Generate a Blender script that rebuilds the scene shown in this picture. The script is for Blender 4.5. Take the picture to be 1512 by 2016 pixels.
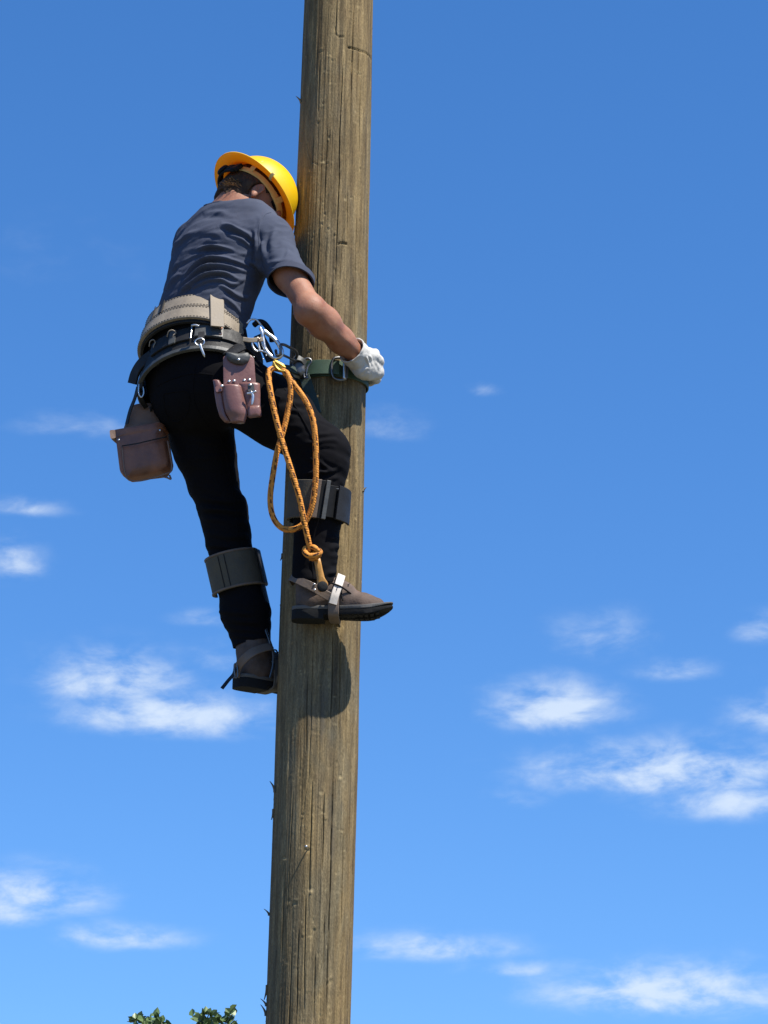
import bpy, bmesh, math, random
import numpy as np
from math import radians, sin, cos, tan, pi
from mathutils import Vector, Matrix

for o in list(bpy.data.objects):
    bpy.data.objects.remove(o)
SC = bpy.context.scene
COL = SC.collection
random.seed(7)
RNG = np.random.default_rng(11)

# ------------------------------------------------------------------ camera
PW, PH = 1512, 2016                     # design pixels of the photograph
PITCH, ROLL, VFOV = radians(16.5), radians(1.25), radians(26.6)
FPX = (PH / 2) / tan(VFOV / 2)
CAM = np.array([.1775, -6.1, 1.6])
FW = np.array([0, cos(PITCH), sin(PITCH)])
_rt = np.array([1., 0, 0]); _up = np.array([0, -sin(PITCH), cos(PITCH)])
RT = _rt * cos(ROLL) + _up * sin(ROLL)
UP = _up * cos(ROLL) - _rt * sin(ROLL)
cd = bpy.data.cameras.new('camera')
cd.sensor_fit = 'VERTICAL'; cd.sensor_height = 24; cd.sensor_width = 18
cd.lens = 12 / tan(VFOV / 2); cd.clip_start = .1; cd.clip_end = 6000
cam = bpy.data.objects.new('camera', cd); COL.objects.link(cam)
cam.matrix_world = Matrix(((RT[0], UP[0], -FW[0], CAM[0]), (RT[1], UP[1], -FW[1], CAM[1]),
                           (RT[2], UP[2], -FW[2], CAM[2]), (0, 0, 0, 1)))
SC.camera = cam
SC.render.resolution_x, SC.render.resolution_y = 768, 1024


def P(px, py, y):
    """world point seen at a photograph pixel, standing at depth y (0 = pole axis)"""
    d = FW * FPX + RT * (px - PW / 2) - UP * (py - PH / 2)
    return CAM + d * ((y - CAM[1]) / d[1])


def proj(V):
    d = np.asarray(V, float) - CAM
    z = d @ FW
    return np.stack([PW / 2 + FPX * (d @ RT) / z, PH / 2 - FPX * (d @ UP) / z], -1)


# ------------------------------------------------------------------ nodes helper
def nd(nt, typ, ins=None, **kw):
    n = nt.nodes.new('ShaderNode' + typ)
    for k, v in kw.items():
        setattr(n, k, v)
    for k, v in (ins or {}).items():
        s = n.inputs[k]
        if hasattr(v, 'bl_idname') or isinstance(v, bpy.types.NodeSocket):
            nt.links.new(v if isinstance(v, bpy.types.NodeSocket) else v.outputs[0], s)
        else:
            s.default_value = v
    return n


def math_(nt, op, a, b=None, c=None, clamp=False):
    ins = {0: a}
    if b is not None: ins[1] = b
    if c is not None: ins[2] = c
    return nd(nt, 'Math', ins, operation=op, use_clamp=clamp).outputs[0]


# ------------------------------------------------------------------ sky, sun, exposure
SUN_EL, SUN_AZ = radians(59), radians(129)      # azimuth measured from +Y towards +X
w = bpy.data.worlds.new('World'); SC.world = w; w.use_nodes = True
nt = w.node_tree; nt.nodes.clear()
tcs = nd(nt, 'TexCoord')
lift = nd(nt, 'VectorMath', {0: tcs.outputs['Generated'], 1: (1, 1, .62), 2: (0, 0, .155)}, operation='MULTIPLY_ADD')
sky = nd(nt, 'TexSky', {'Vector': lift}, sky_type='NISHITA', sun_disc=False, sun_elevation=SUN_EL, sun_rotation=SUN_AZ,
         altitude=1800, air_density=1.0, dust_density=.25, ozone_density=3.0)
hs = nd(nt, 'HueSaturation', {'Hue': .505, 'Saturation': 1.27, 'Value': 1.48, 'Fac': 1.0, 'Color': sky})
tc = nd(nt, 'TexCoord')
sx = nd(nt, 'SeparateXYZ', {0: tc.outputs['Generated']})
X, Y, Z = sx.outputs
az = math_(nt, 'ARCTAN2', X, Y)
el = math_(nt, 'ARCSINE', Z)
# each patch of cloud: azimuth, elevation, half sizes, strength
clouds = [(230, 1330, 150, 75, .85), (330, 1400, 200, 55, .95), (200, 1290, 70, 40, .5), (420, 1290, 70, 50, .35),
          (20, 1100, 70, 55, .7), (50, 995, 90, 24, .5), (60, 1750, 150, 60, .8), (20, 1790, 90, 40, .7),
          (230, 1840, 130, 34, .75), (1090, 1385, 130, 65, .9), (1330, 1510, 260, 68, 1.0), (1430, 1570, 150, 50, .8),
          (1310, 1945, 230, 62, 1.05), (1480, 1930, 120, 60, .6), (830, 1862, 190, 34, .75), (1010, 1905, 110, 24, .5),
          (1180, 1245, 120, 70, .42), (1320, 1315, 90, 34, .5), (1500, 1230, 60, 40, .6), (940, 765, 50, 20, .45),
          (765, 835, 90, 45, .4), (160, 835, 140, 40, .36), (1000, 1570, 90, 34, .36), (400, 1215, 70, 24, .45),
          (1540, 1390, 120, 70, .6), (130, 480, 220, 120, .16), (1200, 560, 260, 130, .05)]
acc = None
for (px, py, wx, wy, s) in clouds:
    v = P(px, py + wy * .25, 0) - CAM; v /= np.linalg.norm(v)
    a0, e0 = math.atan2(v[0], v[1]), math.asin(v[2])
    da = math_(nt, 'MULTIPLY', math_(nt, 'SUBTRACT', az, a0), FPX / wx)
    de = math_(nt, 'MULTIPLY', math_(nt, 'SUBTRACT', el, e0), FPX / wy)
    de = math_(nt, 'ADD', math_(nt, 'MAXIMUM', de, 0.), math_(nt, 'MULTIPLY', math_(nt, 'MINIMUM', de, 0.), 1.7))      # flatter bases
    r2 = math_(nt, 'ADD', math_(nt, 'MULTIPLY', da, da), math_(nt, 'MULTIPLY', de, de))
    g = math_(nt, 'MULTIPLY', math_(nt, 'EXPONENT', math_(nt, 'MULTIPLY', r2, -.9)), s)
    acc = g if acc is None else math_(nt, 'MAXIMUM', acc, g)
flat = nd(nt, 'CombineXYZ', {0: math_(nt, 'MULTIPLY', math_(nt, 'ADD', az, math_(nt, 'MULTIPLY', el, .35)), 34.), 1: math_(nt, 'MULTIPLY', math_(nt, 'SUBTRACT', el, math_(nt, 'MULTIPLY', az, .12)), 72.), 2: 3.1})
n1 = nd(nt, 'TexNoise', {'Vector': flat, 'Scale': 1.0, 'Detail': 9.0, 'Roughness': .57, 'Distortion': .2})
# the same broken cloud goes on all round, outside the picture too
n2 = nd(nt, 'TexNoise', {'Vector': nd(nt, 'CombineXYZ', {0: math_(nt, 'MULTIPLY', az, 5.), 1: math_(nt, 'MULTIPLY', el, 11.), 2: 8.4}),
                         'Scale': 1.0, 'Detail': 3.0, 'Roughness': .5})
glob = nd(nt, 'MapRange', {0: n2.outputs[0], 1: .60, 2: .8, 3: 0., 4: .8})
beyond = nd(nt, 'MapRange', {0: math_(nt, 'ABSOLUTE', math_(nt, 'ADD', az, .02)), 1: .2, 2: .4}, interpolation_type='SMOOTHSTEP').outputs[0]
acc = math_(nt, 'MAXIMUM', acc, math_(nt, 'MULTIPLY', glob.outputs[0], beyond))
dens = math_(nt, 'MULTIPLY', acc, nd(nt, 'MapRange', {0: n1.outputs[0], 1: .26, 2: .70, 3: 0., 4: 1.35}).outputs[0])
dens = nd(nt, 'MapRange', {0: dens, 1: .06, 2: 1.0, 3: 0., 4: .82}, interpolation_type='SMOOTHSTEP').outputs[0]
n3 = nd(nt, 'TexNoise', {'Vector': flat, 'Scale': 2.2, 'Detail': 5.0, 'Roughness': .6})
shade = nd(nt, 'MapRange', {0: n3.outputs[0], 1: .3, 2: .7, 3: .82, 4: 1.0}).outputs[0]
ccol = nd(nt, 'MixRGB', {0: shade, 1: (4.2, 5.3, 6.9, 1), 2: (5.8, 6.6, 7.6, 1)})
mix = nd(nt, 'MixRGB', {0: dens, 1: hs, 2: ccol})
bg = nd(nt, 'Background', {'Color': mix, 'Strength': .083})
nt.links.new(bg.outputs[0], nd(nt, 'OutputWorld').inputs[0])

sd = bpy.data.lights.new('sun', 'SUN'); sd.energy = 5.0; sd.angle = radians(.53); sd.color = (1, .955, .87)
sun = bpy.data.objects.new('sun', sd); COL.objects.link(sun)
SDIR = Vector((sin(SUN_AZ) * cos(SUN_EL), cos(SUN_AZ) * cos(SUN_EL), sin(SUN_EL)))
sun.rotation_euler = SDIR.to_track_quat('Z', 'Y').to_euler(); sun.location = (4, -4, 12)
vs = SC.view_settings
vs.view_transform = 'Standard'; vs.look = 'None'; vs.gamma = 1; vs.exposure = .72; vs.use_curve_mapping = False

# ------------------------------------------------------------------ object helpers
def tag(o, label=None, cat=None, group=None, kind=None):
    for k, v in (('label', label), ('category', cat), ('group', group), ('kind', kind)):
        if v: o[k] = v
    return o


def thing(name, loc, label, cat, group=None):
    o = bpy.data.objects.new(name, None); COL.objects.link(o)
    o.location = Vector(loc); o.empty_display_size = .1
    return tag(o, label, cat, group)


def origin(o):
    while o.parent: o = o.parent
    return np.array(o.location)


def part(name, V, F, mat, parent=None, smooth=True, uv=None, attrs=None, loc=None):
    """one mesh object from world-space vertices"""
    V = np.asarray(V, float)
    org = origin(parent) if parent else (np.array(loc, float) if loc is not None else np.zeros(3))
    me = bpy.data.meshes.new(name)
    me.from_pydata((V - org).tolist(), [], [tuple(int(i) for i in f) for f in F])
    me.update()
    if smooth:
        me.polygons.foreach_set('use_smooth', [True] * len(me.polygons))
    if uv is not None:
        l = me.uv_layers.new(name='UVMap')
        idx = np.zeros(len(me.loops), int); me.loops.foreach_get('vertex_index', idx)
        l.data.foreach_set('uv', np.asarray(uv, np.float32)[idx].ravel())
    for k, a in (attrs or {}).items():
        at = me.attributes.new(k, 'FLOAT', 'POINT'); at.data.foreach_set('value', np.asarray(a, np.float32))
    me.materials.append(mat)
    o = bpy.data.objects.new(name, me); COL.objects.link(o)
    if parent is not None: o.parent = parent
    elif loc is not None: o.location = Vector(loc)
    return o


def fixn(o):
    bm = bmesh.new(); bm.from_mesh(o.data); bmesh.ops.recalc_face_normals(bm, faces=bm.faces); bm.to_mesh(o.data); bm.free()
    return o


def bevel(o, wd=.002, seg=2, ang=35):
    m = o.modifiers.new('bevel', 'BEVEL'); m.width = wd; m.segments = seg; m.limit_method = 'ANGLE'; m.angle_limit = radians(ang)
    return o


def crom(pts, n=8, closed=False):
    """Catmull-Rom resample"""
    p = np.asarray(pts, float)
    if len(p) < 3 and not closed:
        t = np.linspace(0, 1, n + 1)[:, None]; return p[0] * (1 - t) + p[-1] * t
    q = np.vstack([p[-1], p, p[0], p[1]]) if closed else np.vstack([2 * p[0] - p[1], p, 2 * p[-1] - p[-2]])
    out = []
    for i in range(1, len(q) - 2):
        t = np.linspace(0, 1, n, endpoint=False)[:, None]
        a, b, c, d = q[i - 1], q[i], q[i + 1], q[i + 2]
        out.append(.5 * (2 * b + (c - a) * t + (2 * a - 5 * b + 4 * c - d) * t ** 2 + (3 * b - a - 3 * c + d) * t ** 3))
    if not closed: out.append(p[-1:])
    return np.vstack(out)


def unit(v):
    v = np.asarray(v, float)
    return v / np.maximum(np.linalg.norm(v, axis=-1, keepdims=True), 1e-9)


def tangents(C, closed=False):
    if closed: return unit(np.roll(C, -1, 0) - np.roll(C, 1, 0))
    return unit(np.gradient(C, axis=0))


def grid_faces(n, m, closeu=False, closev=True):
    f = []
    for i in range(n if closeu else n - 1):
        for j in range(m if closev else m - 1):
            a, b = i * m + j, i * m + (j + 1) % m
            c, d = ((i + 1) % n) * m + (j + 1) % m, ((i + 1) % n) * m + j
            f.append((a, b, c, d))
    return f


def tube(C, r, seg=10, closed=False, cap=True):
    """round tube along dense points C; returns V, F, uv (u round, v metres)"""
    C = np.asarray(C, float); n = len(C)
    r = np.broadcast_to(np.asarray(r, float), (n,))
    T = tangents(C, closed)
    N = np.zeros_like(C); a = np.array([0, 0, 1.]) if abs(T[0][2]) < .9 else np.array([1., 0, 0])
    N[0] = unit(np.cross(T[0], a))
    for i in range(1, n): N[i] = unit(N[i - 1] - T[i] * (N[i - 1] @ T[i]))
    B = np.cross(T, N)
    th = np.linspace(0, 2 * pi, seg, endpoint=False)
    V = (C[:, None] + r[:, None, None] * (N[:, None] * np.cos(th)[None, :, None] + B[:, None] * np.sin(th)[None, :, None])).reshape(-1, 3)
    F = grid_faces(n, seg, closed)
    L = np.concatenate([[0], np.cumsum(np.linalg.norm(np.diff(C, axis=0), axis=1))])
    uv = np.stack([np.tile(th / (2 * pi), n), np.repeat(L, seg)], 1)
    if cap and not closed:
        F += [tuple(range(seg))[::-1], tuple((n - 1) * seg + k for k in range(seg))]
    return V, F, uv


def ribbon(C, Nn, wd, th, closed=False):
    """flat strap along C: outward normals Nn, width wd, thickness th (grows outwards from C)"""
    C = np.asarray(C, float); n = len(C); Nn = unit(np.broadcast_to(Nn, C.shape))
    T = tangents(C, closed); S = unit(np.cross(T, Nn)); Nn = unit(np.cross(S, T))
    wd = np.broadcast_to(np.asarray(wd, float), (n,))[:, None] / 2
    e = min(th * .35, .0015)
    prof = [(-1, 0), (-1, th - e), (-1 + .0, th)]
    V = np.stack([C - S * wd, C - S * wd + Nn * (th - e), C - S * (wd - e) + Nn * th, C + S * (wd - e) + Nn * th,
                  C + S * wd + Nn * (th - e), C + S * wd], 1).reshape(-1, 3)
    F = grid_faces(n, 6, closed)
    if not closed: F += [(5, 4, 3, 2, 1, 0), tuple((n - 1) * 6 + k for k in range(6))]
    L = np.concatenate([[0], np.cumsum(np.linalg.norm(np.diff(C, axis=0), axis=1))])
    uv = np.stack([np.tile([0, .02, .1, .9, .98, 1.], n), np.repeat(L, 6)], 1)
    return V, F, uv


def merge(*parts):
    V, F, U, k = [], [], [], 0
    for p in parts:
        V.append(p[0]); F += [tuple(i + k for i in f) for f in p[1]]
        U.append(p[2] if len(p) > 2 else np.zeros((len(p[0]), 2))); k += len(p[0])
    return np.vstack(V), F, np.vstack(U)


def strap(name, C, Nn, wd, th, mat, parent, closed=False):
    V, F, uv = ribbon(C, Nn, wd, th, closed)
    o = fixn(part(name, V, F, mat, parent, True, uv))
    m = o.modifiers.new('edge', 'EDGE_SPLIT'); m.split_angle = radians(40)
    return o


def cable(name, pts, r, mat, parent, closed=False, n=8, seg=10):
    C = crom(pts, n, closed); V, F, uv = tube(C, r, seg, closed)
    return fixn(part(name, V, F, mat, parent, True, uv))


def disc(name, c, nrm, r, h, mat, parent, seg=14):
    """domed stud"""
    nrm = unit(nrm); a = unit(np.cross(nrm, [0.31, .2, .9])); b = np.cross(nrm, a)
    V, F = [], []
    for k, (rr, hh) in enumerate(((1, 0), (1, .5), (.75, .9), (.3, 1.05))):
        for j in range(seg):
            t = 2 * pi * j / seg; V.append(np.asarray(c) + nrm * h * hh + r * rr * (a * cos(t) + b * sin(t)))
    F = grid_faces(4, seg) + [tuple(3 * seg + j for j in range(seg)), tuple(range(seg))[::-1]]
    return fixn(part(name, V, F, mat, parent))


def plate(outline, nrm, th, bulge=0.):
    """solid from a 3-D outline (roughly flat), thickened along nrm; front domed by bulge"""
    O = np.asarray(outline, float); n = len(O); nrm = unit(nrm); c = O.mean(0)
    V = [*O]; rings = [(1., .0), (1., .75), (.94, 1.), (.6, 1.), (.25, 1.)]
    V = []
    for s, h in rings:
        bl = bulge * (1 - s * s)
        V += [c + (p - c) * s + nrm * (th * h + bl) for p in O]
    F = grid_faces(len(rings), n)
    F += [tuple(range(n))[::-1], tuple((len(rings) - 1) * n + k for k in range(n))]
    return np.array(V), F


def pxs(pts, y):
    return np.array([P(a, b, (y(a, b) if callable(y) else y)) for a, b in pts])


def roundpoly(pts, n=5):
    """round the corners of a pixel polygon with a closed Catmull-Rom that keeps corners tight"""
    p = np.asarray(pts, float); out = []
    for i in range(len(p)):
        a, b, c = p[i - 1], p[i], p[(i + 1) % len(p)]
        e = b + (a - b) * min(.25, 5 / max(np.linalg.norm(a - b), 1e-3)); g = b + (c - b) * min(.25, 5 / max(np.linalg.norm(c - b), 1e-3))
        for t in np.linspace(0, 1, n): out.append((1 - t) ** 2 * e + 2 * t * (1 - t) * b + t * t * g)
    return np.array(out)


# ------------------------------------------------------------------ noise and implicit surfaces
_tab = RNG.random((64, 64, 64)).astype(np.float32)


def vnoise(p):
    i = np.floor(p).astype(int); f = p - i; f = f * f * (3 - 2 * f)
    x, y, z = i[:, 0] & 63, i[:, 1] & 63, i[:, 2] & 63
    x1, y1, z1 = (x + 1) & 63, (y + 1) & 63, (z + 1) & 63
    fx, fy, fz = f[:, 0], f[:, 1], f[:, 2]
    a = _tab[x, y, z] * (1 - fx) + _tab[x1, y, z] * fx; b = _tab[x, y1, z] * (1 - fx) + _tab[x1, y1, z] * fx
    c = _tab[x, y, z1] * (1 - fx) + _tab[x1, y, z1] * fx; d = _tab[x, y1, z1] * (1 - fx) + _tab[x1, y1, z1] * fx
    return (a * (1 - fy) + b * fy) * (1 - fz) + (c * (1 - fy) + d * fy) * fz


def fbm(p, o=4):
    p = np.asarray(p, float); r = 0; a = .5
    for k in range(o):
        r = r + a * (vnoise(p * 2 ** k + 17.3 * k) - .5); a *= .5
    return r * 2


def cone(a, b, ra, rb):
    a = np.asarray(a, np.float32); b = np.asarray(b, np.float32); ab = b - a; l2 = float(ab @ ab)
    def f(p):
        t = np.clip((p - a) @ ab / l2, 0, 1); return np.linalg.norm(p - a - t[:, None] * ab, axis=1) - (ra + (rb - ra) * t)
    return f


def ell(c, M, r):
    """ellipsoid, M = columns of local axes"""
    c = np.asarray(c, np.float32); M = np.asarray(M, np.float32); r = np.asarray(r, np.float32)
    def f(p):
        q = (p - c) @ M / r; k = np.linalg.norm(q, axis=1); return (k - 1) * float(r.min())
    return f


def loft(nodes):
    """nodes: (centre, side axis, front axis, half side, half front)"""
    nodes = [tuple(np.asarray(x, np.float32) for x in n) for n in nodes]
    def f(p):
        best = None
        for (c0, R0, F0, a0, b0), (c1, R1, F1, a1, b1) in zip(nodes, nodes[1:]):
            ab = c1 - c0; t = np.clip((p - c0) @ ab / (ab @ ab), 0, 1); T = t[:, None]
            q = p - c0 - T * ab
            ax = ab / np.linalg.norm(ab)
            R = R0 + (R1 - R0) * T; F = F0 + (F1 - F0) * T; a = a0 + (a1 - a0) * t; b = b0 + (b1 - b0) * t
            z = q @ ax
            q = q - z[:, None] * ax
            x = (q * R).sum(1); y = (q * F).sum(1)
            m = np.minimum(a, b)
            d = (np.sqrt((x / a) ** 2 + (y / b) ** 2 + (z / m) ** 2) - 1) * m
            best = d if best is None else np.minimum(best, d)
        return best
    return f


def smin(a, b, k):
    h = np.clip(.5 + .5 * (b - a) / k, 0, 1); return b + (a - b) * h - k * h * (1 - h)


def union(fs, k=.02):
    def f(p):
        d = fs[0](p)
        for g in fs[1:]:
            d = smin(d, g(p), k)
        return d
    return f


def isosurf(f, lo, hi, h, relax=2):
    """naive surface nets on a sparse grid"""
    lo = np.asarray(lo, float); n = np.ceil((np.asarray(hi) - lo) / h / 8).astype(int) * 8
    G = np.empty(n, np.float32)
    B = 8
    bi = np.stack(np.meshgrid(*[np.arange(k // B) for k in n], indexing='ij'), -1).reshape(-1, 3)
    cen = (lo + (bi * B + B / 2 - .5) * h).astype(np.float32)
    dc = f(cen); act = np.abs(dc) < h * B * 1.9
    G4 = G.reshape(n[0] // B, B, n[1] // B, B, n[2] // B, B)
    off = np.stack(np.meshgrid(*[np.arange(B)] * 3, indexing='ij'), -1).reshape(-1, 3)
    base = np.repeat(dc, B ** 3).reshape(-1, B, B, B)
    ai = np.nonzero(act)[0]
    for s in range(0, len(ai), 400):
        ch = ai[s:s + 400]
        p = (lo + ((bi[ch] * B)[:, None] + off[None]) * h).reshape(-1, 3).astype(np.float32)
        base[ch] = f(p).reshape(len(ch), B, B, B)
    G = base.reshape(n[0] // B, n[1] // B, n[2] // B, B, B, B).transpose(0, 3, 1, 4, 2, 5).reshape(n)
    S = G < 0
    c = [(i, j, k) for i in (0, 1) for j in (0, 1) for k in (0, 1)]
    sl = lambda o: tuple(slice(o[a], n[a] - 1 + o[a]) for a in range(3))
    cnt = sum(S[sl(o)].astype(np.int8) for o in c)
    A = (cnt > 0) & (cnt < 8)
    idx = np.argwhere(A); ids = -np.ones(A.shape, int); ids[A] = np.arange(len(idx))
    V = np.zeros((len(idx), 3)); K = np.zeros(len(idx))
    for o in c:
        for ax in range(3):
            if o[ax]: continue
            o2 = list(o); o2[ax] = 1
            g0 = G[tuple((idx + o).T)]; g1 = G[tuple((idx + o2).T)]
            m = (g0 < 0) != (g1 < 0); t = np.where(m, g0 / np.where(m, g0 - g1, 1), 0)
            pt = np.array(o, float)[None].repeat(len(idx), 0); pt[:, ax] += t
            V += pt * m[:, None]; K += m
    V = lo + (idx + V / np.maximum(K, 1)[:, None]) * h
    F = []
    for ax in range(3):
        u, v = (ax + 1) % 3, (ax + 2) % 3
        s0 = [slice(1, n[a] - 1) for a in range(3)]; s1 = list(s0); s0[ax] = slice(0, n[ax] - 1); s1[ax] = slice(1, n[ax])
        a_, b_ = S[tuple(s0)], S[tuple(s1)]
        e = np.argwhere(a_ != b_)
        if not len(e): continue
        flip = a_[tuple(e.T)]
        o = np.ones(3, int); o[ax] = 0; e = e + o
        eu = np.zeros(3, int); eu[u] = 1; ev = np.zeros(3, int); ev[v] = 1
        q = np.stack([ids[tuple((e - d).T)] for d in (eu + ev, ev, 0 * eu, eu)], 1)
        q = np.where(flip[:, None], q, q[:, ::-1]); F.append(q)
    F = np.vstack(F); F = F[(F >= 0).all(1)]
    for _ in range(relax): V = relaxv(V, F, .5)
    return V, F


def relaxv(V, F, k=.5):
    s = np.zeros_like(V); c = np.zeros(len(V))
    for i in range(4):
        a, b = F[:, i], F[:, (i + 1) % 4]
        for d in range(3):
            s[:, d] += np.bincount(a, V[b, d], len(V)); s[:, d] += np.bincount(b, V[a, d], len(V))
        c += np.bincount(a, minlength=len(V)) + np.bincount(b, minlength=len(V))
    return V * (1 - k) + k * s / np.maximum(c, 1)[:, None]


def vnormals(V, F):
    fn = np.cross(V[F[:, 2]] - V[F[:, 0]], V[F[:, 3]] - V[F[:, 1]]); N = np.zeros_like(V)
    for i in range(4):
        for d in range(3): N[:, d] += np.bincount(F[:, i], fn[:, d], len(V))
    return unit(N)


def folds(V, N, lines, warp=1.):
    """cloth folds: ridges (amp metres, half width in photo pixels) laid on the surface that faces the photograph"""
    q = proj(V); face = np.clip(((CAM - V) * N).sum(1) / np.linalg.norm(CAM - V, axis=1) * 3 + .3, 0, 1)
    q = q + 9 * np.stack([fbm(V * 11 + 3.3, 2), fbm(V * 11 + 41.7, 2)], 1) * warp
    amod = np.clip(.75 + 1.6 * fbm(V * 15 + 9.1, 2), .1, 1.5)
    D = np.zeros(len(V))
    for pts, amp, wd in lines:
        C = crom(np.asarray(pts, float), 6)
        dist = np.full(len(V), 1e9); par = np.zeros(len(V)); sgn = np.zeros(len(V))
        L = np.concatenate([[0], np.cumsum(np.linalg.norm(np.diff(C, axis=0), axis=1))])
        near = np.nonzero((q[:, 0] > C[:, 0].min() - 40) & (q[:, 0] < C[:, 0].max() + 40) & (q[:, 1] > C[:, 1].min() - 40) & (q[:, 1] < C[:, 1].max() + 40))[0]
        Q = q[near]; dd = dist[near]; pp = par[near]; ss = sgn[near]
        for i in range(len(C) - 1):
            ab = C[i + 1] - C[i]; l2 = ab @ ab + 1e-9
            t = np.clip((Q - C[i]) @ ab / l2, 0, 1); r = Q - C[i] - t[:, None] * ab; d = np.linalg.norm(r, axis=1)
            m = d < dd; dd[m] = d[m]; pp[m] = (L[i] + t * math.sqrt(l2))[m] / L[-1]; ss[m] = np.sign(ab[0] * r[:, 1] - ab[1] * r[:, 0])[m]
        tap = np.clip(np.sin(np.clip(pp, 0, 1) * pi), 0, 1) ** .6
        s = dd * ss / wd
        D[near] += amp * tap * (np.exp(-s * s) - .55 * np.exp(-((s - 1.7) / .8) ** 2) - .2 * np.exp(-((s + 1.9) / .9) ** 2))
    return D * face * amod


def cut(o, co, no, keep=None):
    """trim the mesh on the far side of a plane, only where keep(centre) is true"""
    bm = bmesh.new(); bm.from_mesh(o.data)
    org = origin(o)
    co = Vector(np.asarray(co) - org); no = Vector(unit(no))
    fs = [f for f in bm.faces if keep is None or keep(np.array(f.calc_center_median()) + org)]
    ge = set(fs)
    for f in fs:
        ge.update(f.edges); ge.update(f.verts)
    r = bmesh.ops.bisect_plane(bm, geom=list(ge), plane_co=co, plane_no=no, dist=1e-6)
    kill = [f for f in bm.faces if (f.calc_center_median() - co).dot(no) > 0 and (keep is None or keep(np.array(f.calc_center_median()) + org))]
    bmesh.ops.delete(bm, geom=kill, context='FACES')
    loose = [v for v in bm.verts if not v.link_faces]
    bmesh.ops.delete(bm, geom=loose, context='VERTS')
    bm.to_mesh(o.data); bm.free()


# ------------------------------------------------------------------ materials
def mat(name, col, rough=.6, var=.25, scale=30., bump=.0, bscale=200., metal=0., coat=0., stretch=(1, 1, 1), spec=.5, col2=None, detail=5., sss=0., bdist=.002):
    m = bpy.data.materials.new(name); m.use_nodes = True; nt = m.node_tree; b = nt.nodes['Principled BSDF']
    tc = nd(nt, 'TexCoord'); mp = nd(nt, 'Mapping', {'Vector': tc.outputs['Object'], 'Scale': stretch})
    n = nd(nt, 'TexNoise', {'Vector': mp, 'Scale': scale, 'Detail': detail, 'Roughness': .6})
    c2 = col2 or tuple(c * (1 - var) for c in col)
    c1 = tuple(c * (1 + var * .6) for c in col) if col2 is None else col
    rmp = nd(nt, 'MapRange', {0: n.outputs[0], 1: .3, 2: .7, 3: 0, 4: 1})
    mx = nd(nt, 'MixRGB', {0: rmp, 1: (*c2, 1), 2: (*c1, 1)})
    nt.links.new(mx.outputs[0], b.inputs['Base Color'])
    b.inputs['Metallic'].default_value = metal; b.inputs['Coat Weight'].default_value = coat
    b.inputs['Specular IOR Level'].default_value = spec
    if sss: b.inputs['Subsurface Weight'].default_value = sss; b.inputs['Subsurface Scale'].default_value = .01
    rr = nd(nt, 'MapRange', {0: n.outputs[0], 1: .3, 2: .7, 3: max(rough - .1, .05), 4: min(rough + .1, 1)})
    nt.links.new(rr.outputs[0], b.inputs['Roughness'])
    if bump:
        n2 = nd(nt, 'TexNoise', {'Vector': mp, 'Scale': bscale, 'Detail': 3.0, 'Roughness': .6})
        bp = nd(nt, 'Bump', {'Height': n2.outputs[0], 'Strength': bump, 'Distance': bdist})
        nt.links.new(bp.outputs[0], b.inputs['Normal'])
    return m


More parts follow.
